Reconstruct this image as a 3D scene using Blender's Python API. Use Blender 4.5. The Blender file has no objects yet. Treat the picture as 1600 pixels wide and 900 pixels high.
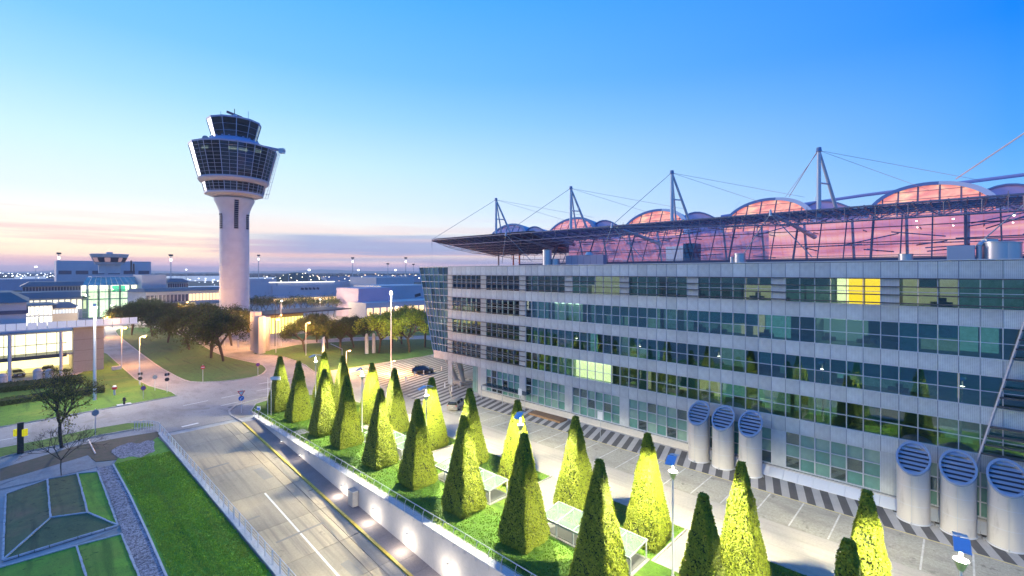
import bpy, bmesh, math, random
from mathutils import Vector, Matrix, Euler
R = math.radians
random.seed(7)
scene = bpy.context.scene
col = scene.collection

# ---------------------------------------------------------------- camera
H = 21.5            # eye height above the street
FPX = 730.0         # focal length in 1600-px units
TH = math.atan(762.0/730.0)
SN, CS = math.sin(TH), math.cos(TH)
cd = bpy.data.cameras.new("camera")
cam = bpy.data.objects.new("camera", cd); col.objects.link(cam)
cam.location = (0, 0, H); cam.rotation_euler = (R(90), 0, -TH)
cd.sensor_width = 36; cd.lens = 36*FPX/1600; cd.shift_y = -25/1600
cd.clip_start = 0.3; cd.clip_end = 30000
scene.camera = cam

# ---------------------------------------------------------------- sky (dusk: warm glow low in the west, blue opposite)
w = bpy.data.worlds.new("World"); scene.world = w; w.use_nodes = True
nt = w.node_tree; nt.nodes.clear()
def N(t, **k):
    n = nt.nodes.new(t)
    for a, b in k.items(): setattr(n, a, b)
    return n
def srgb(r, g, b, m=1.0):
    f = lambda c: (c/255/12.92 if c <= 10 else ((c/255+.055)/1.055)**2.4)
    return (f(r)*m, f(g)*m, f(b)*m, 1)
def lk(a, b): nt.links.new(a, b)
def ramp(fac, stops):
    r = N('ShaderNodeValToRGB'); e = r.color_ramp.elements
    while len(e) < len(stops): e.new(.5)
    for i, (p, c) in enumerate(stops): e[i].position = p; e[i].color = c
    lk(fac, r.inputs[0]); return r.outputs[0]
def mth(op, a, b=None, clamp=False):
    m = N('ShaderNodeMath', operation=op); m.use_clamp = clamp
    for i, v in enumerate((a, b)):
        if v is None: continue
        if isinstance(v, (int, float)): m.inputs[i].default_value = v
        else: lk(v, m.inputs[i])
    return m.outputs[0]
tc = N('ShaderNodeTexCoord'); sx = N('ShaderNodeSeparateXYZ'); lk(tc.outputs['Generated'], sx.inputs[0])
z = mth('MAXIMUM', sx.outputs['Z'], 0.0)
glow = ramp(z, [(0, srgb(236,198,210,1.35)), (.012, srgb(255,200,196,1.45)), (.03, srgb(255,222,180,1.5)), (.05, srgb(255,238,204,1.3)), (.085, srgb(252,248,234,1.14)), (.13, srgb(232,246,252,1.03)),
                (.21, srgb(200,234,252,1.08)), (.30, srgb(160,216,252,1.03)), (.38, srgb(124,198,250)), (.5, srgb(88,180,250)), (.7, srgb(74,160,244)), (1, srgb(66,146,238))])
blue = ramp(z, [(0, srgb(168,186,235)), (.03, srgb(160,203,248)), (.1, srgb(126,196,255)), (.2, srgb(82,166,255)), (.36, srgb(20,134,254)), (.55, srgb(26,122,242)), (1, srgb(48,126,230))])
az = R(-50) + TH            # sunset bearing, measured clockwise from +Y
hx = mth('SQRT', mth('ADD', mth('MULTIPLY', sx.outputs['X'], sx.outputs['X']), mth('MULTIPLY', sx.outputs['Y'], sx.outputs['Y'])))
dt = mth('DIVIDE', mth('ADD', mth('MULTIPLY', sx.outputs['X'], math.sin(az)), mth('MULTIPLY', sx.outputs['Y'], math.cos(az))), mth('MAXIMUM', hx, .01))
wf = mth('POWER', mth('MULTIPLY', mth('ADD', dt, 0.12), 1/1.12, True), 0.85)
def mixc(f, a, b):
    m = N('ShaderNodeMix', data_type='RGBA')
    if isinstance(f, float): m.inputs[0].default_value = f
    else: lk(f, m.inputs[0])
    for i, v in ((6, a), (7, b)):
        if isinstance(v, tuple): m.inputs[i].default_value = v
        else: lk(v, m.inputs[i])
    return m.outputs[2]
sky = mixc(wf, blue, glow)
# thin stratus streaks lying low over the horizon
mp = N('ShaderNodeCombineXYZ'); lk(mth('MULTIPLY', sx.outputs['X'], 2.2), mp.inputs[0]); lk(mth('MULTIPLY', sx.outputs['Y'], 2.2), mp.inputs[1]); lk(mth('MULTIPLY', sx.outputs['Z'], 60), mp.inputs[2])
ns = N('ShaderNodeTexNoise'); ns.inputs['Scale'].default_value = 1.25; ns.inputs['Detail'].default_value = 6; ns.inputs['Roughness'].default_value = .55
lk(mp.outputs[0], ns.inputs['Vector'])
cl = ramp(ns.outputs['Fac'], [(.40, (0,0,0,1)), (.56, (1,1,1,1))])
env = ramp(z, [(0, (.5,)*3+(1,)), (.05, (.72,)*3+(1,)), (.08, (.3,)*3+(1,)), (.12, (0,0,0,1))])
ccol = mixc(wf, srgb(160,175,218), srgb(248,180,186,1.0))
sky = mixc(mth('MULTIPLY', cl, env), sky, ccol)
# a denser bank to the right of the glow
az2 = R(-8) + TH
d2 = mth('DIVIDE', mth('ADD', mth('MULTIPLY', sx.outputs['X'], math.sin(az2)), mth('MULTIPLY', sx.outputs['Y'], math.cos(az2))), mth('MAXIMUM', hx, .01))
b2 = ramp(d2, [(.90, (0,0,0,1)), (.965, (1,1,1,1))])
zb = mth('ADD', z, mth('MULTIPLY', mth('SUBTRACT', ns.outputs['Fac'], .5), .05))
b3 = ramp(zb, [(.012, (0,0,0,1)), (.022, (.75,)*3+(1,)), (.034, (0,0,0,1)), (.046, (.9,)*3+(1,)), (.064, (.9,)*3+(1,)), (.08, (0,0,0,1))])
sky = mixc(mth('MULTIPLY', mth('MULTIPLY', b2, b3), .95), sky, srgb(158,174,216))
bg = N('ShaderNodeBackground'); bg.inputs[1].default_value = 0.80; lk(sky, bg.inputs[0])
wo = N('ShaderNodeOutputWorld'); lk(bg.outputs[0], wo.inputs[0])
# last warm light of the set sun, very soft
sd = bpy.data.lights.new("sun", 'SUN'); sd.energy = 1.0; sd.angle = R(20); sd.color = (1, .82, .78)
so = bpy.data.objects.new("sun", sd); col.objects.link(so)
sz = R(-66)+TH
so.rotation_euler = Vector((math.sin(sz)*math.cos(R(9)), math.cos(sz)*math.cos(R(9)), math.sin(R(9)))).to_track_quat('Z', 'Y').to_euler()
vs = scene.view_settings; vs.view_transform = 'Standard'; vs.look = 'None'; vs.gamma = 1; vs.exposure = 0.5
scene.cycles.max_bounces = 6; scene.cycles.transparent_max_bounces = 24; scene.cycles.glossy_bounces = 3; scene.cycles.diffuse_bounces = 3
scene.cycles.sample_clamp_indirect = 4.0
scene.render.film_transparent = False

# ---------------------------------------------------------------- helpers
def gp(px, py, zz=0.0):
    """a point of the photograph put back on the level zz, in metres"""
    t = (px-800)/FPX; Z = FPX*(H-zz)/(py-425)
    return (Z*(SN+t*CS), Z*(CS-t*SN))
def gd(px, Z):
    """ground point seen at column px, Z metres deep"""
    t = (px-800)/FPX
    return (Z*(SN+t*CS), Z*(CS-t*SN))
def zat(py, Z): return H-(py-425)/FPX*Z
def px_of(x, y, zz):
    Z = x*SN+y*CS
    return (800+FPX*(x*CS-y*SN)/Z, 425+FPX*(H-zz)/Z)

MATS = {}
def mat(name, c=(.5,.5,.5), rough=.6, metal=0.0, emit=None, es=0.0, var=0.0, vs_=4.0, bump=0.0, bs=30.0, spec=.5, c2=None, coords='Object', alpha=1.0, trans=0.0, det=5.0):
    if name in MATS: return MATS[name]
    m = bpy.data.materials.new(name); m.use_nodes = True; t = m.node_tree
    b = t.nodes['Principled BSDF']
    b.inputs['Base Color'].default_value = (*c, 1); b.inputs['Roughness'].default_value = rough; b.inputs['Metallic'].default_value = metal
    b.inputs['Specular IOR Level'].default_value = spec; b.inputs['Alpha'].default_value = alpha; b.inputs['Transmission Weight'].default_value = trans
    if emit: b.inputs['Emission Color'].default_value = (*emit, 1); b.inputs['Emission Strength'].default_value = es
    if var or bump or c2:
        tcn = t.nodes.new('ShaderNodeTexCoord')
    if var or c2:
        n = t.nodes.new('ShaderNodeTexNoise'); n.inputs['Scale'].default_value = vs_; n.inputs['Detail'].default_value = det; n.inputs['Roughness'].default_value = .62
        t.links.new(tcn.outputs[coords], n.inputs['Vector'])
        r = t.nodes.new('ShaderNodeValToRGB'); r.color_ramp.elements[0].position = .32; r.color_ramp.elements[1].position = .68
        a = c2 if c2 else tuple(v*(1-var) for v in c); bb = c if c2 else tuple(min(1, v*(1+var)) for v in c)
        r.color_ramp.elements[0].color = (*a, 1); r.color_ramp.elements[1].color = (*bb, 1)
        t.links.new(n.outputs['Fac'], r.inputs[0]); t.links.new(r.outputs[0], b.inputs['Base Color'])
    if bump:
        n2 = t.nodes.new('ShaderNodeTexNoise'); n2.inputs['Scale'].default_value = bs; n2.inputs['Detail'].default_value = 4
        t.links.new(tcn.outputs[coords], n2.inputs['Vector'])
        bp = t.nodes.new('ShaderNodeBump'); bp.inputs['Strength'].default_value = bump; bp.inputs['Distance'].default_value = .05
        t.links.new(n2.outputs['Fac'], bp.inputs['Height']); t.links.new(bp.outputs[0], b.inputs['Normal'])
    MATS[name] = m; return m
def nodes_of(m): return m.node_tree, m.node_tree.nodes['Principled BSDF']

def tag(o, label=None, cat=None, group=None, kind=None):
    if label: o['label'] = label
    if cat: o['category'] = cat
    if group: o['group'] = group
    if kind: o['kind'] = kind
    return o
OFF = {}
def empty(name, loc=(0,0,0), rz=0, label=None, cat=None, group=None, local=False):
    """root of a thing; parts of a non-local thing are written in world metres"""
    o = bpy.data.objects.new(name, None); col.objects.link(o); o.location = loc; o.rotation_euler = (0,0,rz)
    o.empty_display_size = .2
    OFF[o.name] = (0,0,0) if local else tuple(loc)
    tag(o, label, cat, group); return o
def children(o): return [c for c in KIDS.get(o.name, [])]
KIDS = {}
def setp(c, p):
    c.parent = p; KIDS.setdefault(p.name, []).append(c)
def copy_tree(o, parent=None):
    c = o.copy(); col.objects.link(c)
    if parent is not None: setp(c, parent)
    for ch in children(o): copy_tree(ch, c)
    return c
def place(proto, used, loc, rz=0, label=None, group=None):
    o = proto if not used else copy_tree(proto)
    o.location = loc; o.rotation_euler = (0,0,rz)
    if label: o['label'] = label
    if group: o['group'] = group
    return o
class MB:
    def __init__(s): s.v = []; s.f = []; s.m = []; s.ms = []; s.cm = 0
    def use(s, m):
        if m not in s.ms: s.ms.append(m)
        s.cm = s.ms.index(m); return s
    def add(s, vs, fs):
        b = len(s.v); s.v += [tuple(p) for p in vs]
        for f in fs: s.f.append(tuple(i+b for i in f)); s.m.append(s.cm)
        return s
    def box(s, x0, x1, y0, y1, z0, z1):
        vs = [(x,y,zz) for zz in (z0,z1) for y in (y0,y1) for x in (x0,x1)]
        return s.add(vs, [(0,2,3,1),(4,5,7,6),(0,1,5,4),(2,6,7,3),(0,4,6,2),(1,3,7,5)])
    def obox(s, c, d, e=(0,0,0)):
        M = Euler(e).to_matrix(); c = Vector(c)
        vs = [c+M@Vector((x*d[0]/2,y*d[1]/2,zz*d[2]/2)) for zz in (-1,1) for y in (-1,1) for x in (-1,1)]
        return s.add(vs, [(0,2,3,1),(4,5,7,6),(0,1,5,4),(2,6,7,3),(0,4,6,2),(1,3,7,5)])
    def cyl(s, p0, p1, r0, r1=None, n=10, caps=True):
        r1 = r0 if r1 is None else r1
        p0, p1 = Vector(p0), Vector(p1); d = (p1-p0)
        if d.length < 1e-6: return s
        q = d.to_track_quat('Z', 'Y'); vs = []
        for p, r in ((p0,r0),(p1,r1)):
            for i in range(n):
                a = 2*math.pi*i/n; vs.append(p+q@Vector((r*math.cos(a), r*math.sin(a), 0)))
        fs = [(i,(i+1)%n,n+(i+1)%n,n+i) for i in range(n)]
        if caps: fs += [tuple(range(n-1,-1,-1)), tuple(range(n,2*n))]
        return s.add(vs, fs)
    def path(s, pts, r, n=6):
        for a, b in zip(pts, pts[1:]): s.cyl(a, b, r, r, n)
        return s
    def prism(s, poly, z0, z1):
        n = len(poly)
        ar = sum(poly[i][0]*poly[(i+1)%n][1]-poly[(i+1)%n][0]*poly[i][1] for i in range(n))
        if ar < 0: poly = poly[::-1]
        vs = [(x,y,z0) for x,y in poly]+[(x,y,z1) for x,y in poly]
        return s.add(vs, [tuple(range(n-1,-1,-1)), tuple(range(n,2*n))]+[(i,(i+1)%n,n+(i+1)%n,n+i) for i in range(n)])
    def quad(s, a, b, c, d): return s.add([a,b,c,d], [(0,1,2,3)])
    def lathe(s, prof, cx, cy, n=32, a0=0.0):
        vs = []
        for r, zz in prof:
            for i in range(n):
                a = a0+2*math.pi*i/n; vs.append((cx+r*math.cos(a), cy+r*math.sin(a), zz))
        fs = [(k*n+i, k*n+(i+1)%n, (k+1)*n+(i+1)%n, (k+1)*n+i) for k in range(len(prof)-1) for i in range(n)]
        fs += [tuple(range(n-1,-1,-1)), tuple(range((len(prof)-1)*n, len(prof)*n))]
        return s.add(vs, fs)
    def mesh(s, name, off=(0,0,0), smooth=False):
        me = bpy.data.meshes.new(name)
        me.from_pydata([(a-off[0], b-off[1], c-off[2]) for a,b,c in s.v] if any(off) else s.v, [], s.f)
        for m in s.ms: me.materials.append(m)
        if len(s.ms) > 1: me.polygons.foreach_set('material_index', s.m)
        if smooth:
            me.polygons.foreach_set('use_smooth', [True]*len(s.f))
            try: me.set_sharp_from_angle(angle=R(40))
            except Exception: pass
        me.update(); return me
    def build(s, name, m=None, parent=None, smooth=False, bevel=0.0, at=None):
        if m is not None:
            s.ms = [m]; s.m = [0]*len(s.f)
        off = OFF.get(parent.name, (0,0,0)) if parent else (0,0,0)
        if at is not None: off = at
        me = s.mesh(name, off, smooth)
        o = bpy.data.objects.new(name, me); col.objects.link(o)
        if at is not None:
            po = OFF.get(parent.name, (0,0,0)) if parent else (0,0,0)
            o.location = tuple(at[i]-po[i] for i in range(3))
        OFF[o.name] = off if parent or at is not None else (0,0,0)
        if parent: setp(o, parent)
        if bevel:
            b = o.modifiers.new('b', 'BEVEL'); b.width = bevel; b.segments = 2; b.limit_method = 'ANGLE'
        return o
def inst(name, me, loc, parent=None, rot=(0,0,0), sc=None):
    """shared-mesh piece at a world position under a thing"""
    o = bpy.data.objects.new(name, me); col.objects.link(o)
    po = OFF.get(parent.name, (0,0,0)) if parent else (0,0,0)
    o.location = (loc[0]-po[0], loc[1]-po[1], loc[2]-po[2]); o.rotation_euler = rot
    if sc: o.scale = sc
    OFF[o.name] = tuple(loc)
    if parent: setp(o, parent)
    return o
def lamp(kind, loc, energy, color, size=.3, parent=None, spot=None, rot=None, blend=.6):
    l = bpy.data.lights.new('lamp_light', kind); l.energy = energy; l.color = color
    if kind == 'AREA': l.size = size
    else: l.shadow_soft_size = size
    if spot: l.spot_size = R(spot); l.spot_blend = blend
    o = bpy.data.objects.new('lamp_light', l); col.objects.link(o); o.location = loc
    if rot: o.rotation_euler = rot
    if parent: setp(o, parent)
    return o
# ---------------------------------------------------------------- ground materials
def ground_mat(name, c, c2, s1, s2, rough=.85, bump=.25, bs=12.0, speck=0.0):
    m = mat(name, c, rough); t, b = nodes_of(m)
    tcn = t.nodes.new('ShaderNodeTexCoord')
    n1 = t.nodes.new('ShaderNodeTexNoise'); n1.inputs['Scale'].default_value = s1; n1.inputs['Detail'].default_value = 7; n1.inputs['Roughness'].default_value = .6
    n2 = t.nodes.new('ShaderNodeTexNoise'); n2.inputs['Scale'].default_value = s2; n2.inputs['Detail'].default_value = 3
    mx = t.nodes.new('ShaderNodeMix'); mx.data_type = 'FLOAT'; mx.inputs[0].default_value = .4
    t.links.new(tcn.outputs['Object'], n1.inputs[0]); t.links.new(tcn.outputs['Object'], n2.inputs[0])
    t.links.new(n1.outputs[0], mx.inputs[2]); t.links.new(n2.outputs[0], mx.inputs[3])
    r = t.nodes.new('ShaderNodeValToRGB'); r.color_ramp.elements[0].position = .36; r.color_ramp.elements[1].position = .64
    r.color_ramp.elements[0].color = (*c2, 1); r.color_ramp.elements[1].color = (*c, 1)
    t.links.new(mx.outputs[0], r.inputs[0]); t.links.new(r.outputs[0], b.inputs['Base Color'])
    bp = t.nodes.new('ShaderNodeBump'); bp.inputs['Strength'].default_value = bump; bp.inputs['Distance'].default_value = .03
    n3 = t.nodes.new('ShaderNodeTexNoise'); n3.inputs['Scale'].default_value = bs; n3.inputs['Detail'].default_value = 5
    t.links.new(tcn.outputs['Object'], n3.inputs[0]); t.links.new(n3.outputs[0], bp.inputs['Height']); t.links.new(bp.outputs[0], b.inputs['Normal'])
    return m
M_ASPH = ground_mat('asphalt', (.36,.345,.325), (.26,.245,.23), .12, 6, bump=.15)
M_ROADL = ground_mat('concrete road', (.52,.48,.41), (.42,.385,.33), .16, 5, bump=.15)
def streaks(m, st, dark, lo=.52, hi=.7, sc=.5):
    t, b = nodes_of(m); src = b.inputs['Base Color'].links[0].from_socket
    tcn = t.nodes.new('ShaderNodeTexCoord'); mp_ = t.nodes.new('ShaderNodeMapping'); mp_.inputs['Scale'].default_value = st; t.links.new(tcn.outputs['Object'], mp_.inputs[0])
    n = t.nodes.new('ShaderNodeTexNoise'); n.inputs['Scale'].default_value = sc; n.inputs['Detail'].default_value = 6; n.inputs['Roughness'].default_value = .65; t.links.new(mp_.outputs[0], n.inputs[0])
    r = t.nodes.new('ShaderNodeValToRGB'); r.color_ramp.elements[0].position = lo; r.color_ramp.elements[1].position = hi; t.links.new(n.outputs[0], r.inputs[0])
    k = t.nodes.new('ShaderNodeMath'); k.operation = 'MULTIPLY'; k.inputs[1].default_value = .75; t.links.new(r.outputs[0], k.inputs[0])
    mx = t.nodes.new('ShaderNodeMix'); mx.data_type = 'RGBA'; t.links.new(k.outputs[0], mx.inputs[0]); t.links.new(src, mx.inputs[6]); mx.inputs[7].default_value = (*dark, 1); t.links.new(mx.outputs[2], b.inputs['Base Color'])
streaks(M_ASPH, (1,.35,1), (.17,.155,.14), .5, .68, .25); streaks(M_ASPH, (1,1,1), (.20,.18,.16), .6, .64, 1.6)
streaks(M_ROADL, (2.2,.10,1), (.34,.31,.26), .5, .7, .8)
M_PAVE = ground_mat('pale paving', (.36,.34,.30), (.28,.26,.235), .3, 9, bump=.2)
M_COB = ground_mat('cobbles', (.48,.455,.37), (.30,.285,.235), 4.5, 14, bump=.6, bs=9)
M_DSTR = ground_mat('dark paving strip', (.13,.12,.115), (.09,.085,.08), .8, 9)
M_LSTR = ground_mat('pale paving strip', (.50,.47,.43), (.40,.38,.35), .8, 9)
M_KERB = mat('kerb stone', (.42,.40,.37), .8, var=.2, vs_=3)
M_FIELD = ground_mat('dark field', (.055,.075,.05), (.03,.045,.035), .01, .15, bump=0)
M_GRAV = mat('gravel', (.3,.3,.33), .85)
t_, b_ = nodes_of(M_GRAV); vo = t_.nodes.new('ShaderNodeTexVoronoi'); vo.inputs['Scale'].default_value = 9; tq = t_.nodes.new('ShaderNodeTexCoord'); t_.links.new(tq.outputs['Object'], vo.inputs['Vector'])
rq = t_.nodes.new('ShaderNodeValToRGB'); rq.color_ramp.elements[0].color = (.06,.06,.08,1); rq.color_ramp.elements[1].color = (.42,.42,.47,1); sq = t_.nodes.new('ShaderNodeSeparateColor'); t_.links.new(vo.outputs['Color'], sq.inputs[0]); t_.links.new(sq.outputs[0], rq.inputs[0])
t_.links.new(rq.outputs[0], b_.inputs['Base Color']); bq = t_.nodes.new('ShaderNodeBump'); bq.inputs['Distance'].default_value = .06; bq.invert = True; t_.links.new(vo.outputs['Distance'], bq.inputs['Height']); t_.links.new(bq.outputs[0], b_.inputs['Normal'])
M_PATIO = ground_mat('patio concrete', (.42,.40,.38), (.27,.25,.24), .5, 6)
M_LEAFL = ground_mat('leaf litter', (.17,.11,.08), (.08,.09,.045), 1.2, 9, bump=.6)
M_CONC = ground_mat('wall concrete', (.56,.53,.50), (.48,.46,.43), .35, 4, bump=.1)
M_CONCB = ground_mat('cool concrete', (.42,.42,.42), (.30,.31,.32), .8, 7, bump=.15)
M_WHITE = mat('white road paint', (.75,.74,.70), .6, var=.12, vs_=6)
M_YEL = mat('yellow road paint', (.62,.45,.06), .6, var=.25, vs_=3)
M_YELP = mat('pale yellow line', (.62,.52,.22), .6, var=.2, vs_=3)
M_STEEL = mat('galvanised steel', (.52,.54,.57), .35, .8)
M_STEELP = mat('pale painted steel', (.62,.64,.68), .4, .1)
M_DARK = mat('dark metal', (.045,.045,.055), .4, .4)
streaks(M_COB, (1,1,1), (.17,.155,.13), .6, .67, .9); streaks(M_COB, (1,.3,1), (.26,.24,.20), .5, .66, .5)
M_SLAB = ground_mat('stone slab', (.55,.56,.58), (.38,.39,.42), 1.6, 9)
def lawn_mat(name, c, c2, bare, band=0.0):
    m = ground_mat(name, c, c2, 1.1, 13, rough=.9, bump=1.0, bs=18)
    t, b = nodes_of(m)
    src = b.inputs['Base Color'].links[0].from_socket
    def nz(sc, det, st=None):
        tcn = t.nodes.new('ShaderNodeTexCoord'); n = t.nodes.new('ShaderNodeTexNoise'); n.inputs['Scale'].default_value = sc; n.inputs['Detail'].default_value = det
        if st:
            mp_ = t.nodes.new('ShaderNodeMapping'); mp_.inputs['Scale'].default_value = st; t.links.new(tcn.outputs['Object'], mp_.inputs[0]); t.links.new(mp_.outputs[0], n.inputs[0])
        else: t.links.new(tcn.outputs['Object'], n.inputs[0])
        return n.outputs[0]
    def mixin(f, a, b_, col_, src):
        r = t.nodes.new('ShaderNodeValToRGB'); r.color_ramp.elements[0].position = a; r.color_ramp.elements[1].position = b_; t.links.new(f, r.inputs[0])
        mx = t.nodes.new('ShaderNodeMix'); mx.data_type = 'RGBA'; t.links.new(r.outputs[0], mx.inputs[0]); t.links.new(src, mx.inputs[6]); mx.inputs[7].default_value = (*col_, 1); return mx.outputs[2]
    src = mixin(nz(.17, 5), .5, .75, bare, src)
    src = mixin(nz(2.2, 6), .58, .72, tuple(v*.45 for v in c2), src)
    src = mixin(nz(.6, 4, (1.6, .12, 1)), .55, .70, tuple(v*.7 for v in c2), src)
    src = mixin(nz(30, 2), .60, .72, tuple(min(1, v*1.5) for v in c), src)
    t.links.new(src, b.inputs['Base Color']); return m
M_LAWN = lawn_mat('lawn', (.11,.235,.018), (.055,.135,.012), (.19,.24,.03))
M_LAWN2 = lawn_mat('shaded lawn', (.06,.16,.022), (.03,.085,.014), (.08,.12,.03))  # darker lawn copy, tree shade put into its colour
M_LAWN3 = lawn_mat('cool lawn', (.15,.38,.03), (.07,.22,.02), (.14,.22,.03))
M_SEDUM = lawn_mat('green roof planting', (.15,.19,.07), (.08,.10,.05), (.34,.17,.10))

def struct(name, mb, m=None, **k):
    o = mb.build(name, m, **k); o['kind'] = 'structure'; return o
# ---------------------------------------------------------------- terrain, road sheets with the ramp trench left open
TX0, TX1, TYE = 12.25, 23.75, 76.5          # trench
def sheet(x0, x1, y0, y1, zz, hole=True):
    mb = MB()
    xs = sorted({x0, x1, *([v for v in (TX0, TX1) if x0 < v < x1])}); ys = sorted({y0, y1, *([TYE] if y0 < TYE < y1 else [])})
    for i in range(len(xs)-1):
        for j in range(len(ys)-1):
            if hole and TX0 <= xs[i] < TX1 and ys[j] < TYE: continue
            mb.quad((xs[i],ys[j],zz),(xs[i+1],ys[j],zz),(xs[i+1],ys[j+1],zz),(xs[i],ys[j+1],zz))
    return mb
struct('ground', sheet(-9000, 12000, -60, 12000, -.03), M_FIELD)
struct('ground', MB().box(-9000, 12000, -3000, -60.02, -.5, -.03), M_FIELD)
struct('road', sheet(-160, 260, -58, 520, 0), M_ASPH)
# ramp down beside the lawn
def rz_(y): return min(0, -.073*(75-y))
ramp = MB().quad((TX0,-60,rz_(-60)-.06),(TX1,-60,rz_(-60)-.06),(TX1,75,-.06),(TX0,75,-.06)); ramp.quad((TX0,75,-.06),(TX1,75,-.06),(TX1,TYE+.4,-.045),(TX0,TYE+.4,-.045))
rp = struct('ramp_road', ramp, M_CONCB)
def slab_piece(x0, x1, y0, y1, m, dz=0.0):
    mb = MB(); g = .02; x0 += g; x1 -= g; y0 += g; y1 -= g
    za, zb_ = rz_(y0)+dz, rz_(y1)+dz
    mb.add([(x0,y0,za-.05),(x1,y0,za-.05),(x1,y1,zb_-.05),(x0,y1,zb_-.05),(x0,y0,za),(x1,y0,za),(x1,y1,zb_),(x0,y1,zb_)], [(4,5,6,7),(0,1,5,4),(1,2,6,5),(2,3,7,6),(3,0,4,7)])
    o = mb.build('concrete_slab', m, rp); return o
rs = random.Random(3)
M_SL = [ground_mat('ramp concrete %s' % n, c, tuple(v*.76 for v in c), .25, 6, bump=.12) for n, c in (('warm', (.46,.38,.27)), ('grey', (.41,.355,.27)), ('pale', (.52,.44,.32)))]
for m_ in M_SL: streaks(m_, (2.6,.07,1), (.25,.22,.18), .48, .66, .9); streaks(m_, (1,1,1), (.24,.21,.17), .62, .68, 1.1)
y = -20
while y < 75:
    y2 = min(75, y+rs.choice((5.2, 6.0, 6.8)))
    slab_piece(12.6, 19.45, y, y2, rs.choice(M_SL)); slab_piece(19.45, 20.4, y, y2, rs.choice(M_SL)); slab_piece(20.4, 21.5, y, y2, rs.choice(M_SL))
    y = y2
fw = MB()
for i in range(48):
    ya, yb = -20+i*2, -20+i*2+1.98
    if yb > 75: break
    fw.add([(21.75,ya,rz_(ya)-.1),(23.4,ya,rz_(ya)-.1),(23.4,yb,rz_(yb)-.1),(21.75,yb,rz_(yb)-.1),(21.75,ya,rz_(ya)+.1),(23.4,ya,rz_(ya)+.1),(23.4,yb,rz_(yb)+.1),(21.75,yb,rz_(yb)+.1)], [(4,5,6,7),(0,1,5,4),(1,2,6,5),(2,3,7,6),(3,0,4,7)])
struct('footway', fw, ground_mat('footway concrete', (.27,.23,.22), (.19,.165,.16), .5, 7))
def slopebox(x0, x1, y0, y1, h0, h1, m=None, mb=None):
    mb = mb or MB(); a, b = rz_(y0), rz_(y1)
    return mb.add([(x0,y0,a+h0),(x1,y0,a+h0),(x1,y1,b+h0),(x0,y1,b+h0),(x0,y0,a+h1),(x1,y0,a+h1),(x1,y1,b+h1),(x0,y1,b+h1)], [(3,2,1,0),(4,5,6,7),(0,1,5,4),(1,2,6,5),(2,3,7,6),(3,0,4,7)])
struct('kerb', slopebox(21.5, 21.75, -20, 74, -.1, .12), M_YEL)
cv = MB()
kp = [(21.62,74),(21.5,76.5),(21.4,79),(21.9,81.6),(23.2,83.6),(25.4,84.9),(28.5,85.6),(32,85.8)]
def ribbon(mb, pts, wd, z0, z1):
    n = len(pts); L = []; Rr = []
    for i, p in enumerate(pts):
        a = Vector(pts[max(0,i-1)]).to_2d(); b = Vector(pts[min(n-1,i+1)]).to_2d(); d = (b-a).normalized(); q = Vector((-d.y, d.x))*wd/2; p = Vector(p).to_2d()
        L.append(p+q); Rr.append(p-q)
    for i in range(n-1):
        P = [L[i],Rr[i],Rr[i+1],L[i+1]]
        mb.add([(p.x,p.y,z0) for p in P]+[(p.x,p.y,z1) for p in P], [(3,2,1,0),(4,5,6,7),(0,1,5,4),(1,2,6,5),(2,3,7,6),(3,0,4,7)])
    return mb
struct('kerb', ribbon(cv, kp, .25, -.05, .13), M_KERB)
# road paint
paint = MB()
paint.add([(17.32,-10,rz_(-10)+.006),(17.5,-10,rz_(-10)+.006),(17.5,52.5,rz_(52.5)+.006),(17.32,52.5,rz_(52.5)+.006)], [(0,1,2,3)])
struct('lane_line', paint, M_WHITE)
def gline(name, pts, wd, m, zz=.006):
    mb = MB()
    P = [gp(*p) for p in pts]
    for a, b in zip(P, P[1:]):
        a = Vector(a); b = Vector(b); d = (b-a).normalized(); q = Vector((-d.y, d.x))*wd/2
        mb.quad(*( (p.x,p.y,zz) for p in (a+q, b+q, b-q, a-q)))
    return struct(name, mb, m)
for a, b, wd in [((284,667),(310,661),.5), ((286,634),(325,626),.16), ((346,622),(380,615),.16), ((345,634),(372,628),.16),((400,611),(430,605),.16), ((0,688),(45,680),.16), ((430,622),(475,612),.2), ((404,600),(470,588),.2), ((640,577),(672,571),.18)]:
    gline('lane_line', [a, b], wd, M_WHITE)
# ---------------------------------------------------------------- lawns with kerbs
def lawn(name, poly, m=M_LAWN, zz=.1, kerb=.16):
    o = struct(name, MB().prism(poly, -.02, zz), m)
    if kerb:
        mb = MB(); n = len(poly); cx = sum(p[0] for p in poly)/n; cy = sum(p[1] for p in poly)/n
        ribbon(mb, list(poly)+[poly[0]], kerb, -.02, zz+.025)
        struct('kerb', mb, M_KERB)
    return o
def sm(pts, k=3):
    """round the corners of a polygon (Chaikin)"""
    for _ in range(k-1):
        q = []
        for i in range(len(pts)):
            a = pts[i]; b = pts[(i+1)%len(pts)]
            q += [(a[0]*.78+b[0]*.22, a[1]*.78+b[1]*.22), (a[0]*.22+b[0]*.78, a[1]*.22+b[1]*.78)]
        pts = q
    return pts
lawn('lawn', sm([gp(*p) for p in [(163,549),(188,572),(220,600),(283,617.5),(249,624),(153,641),(71,656),(0,668),(-260,712),(-260,640),(-60,612),(60,598),(120,590),(152,560)]], 2))
lawn('lawn', sm([gp(*p) for p in [(178,519),(186,513),(240,511),(300,530),(331,549),(349,556.7),(382,564.5),(409,570),(417,577),(411,584),(400,589),(356,596),(302,598),(284,593),(249,574),(213,547)]], 2), M_LAWN2)
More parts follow.
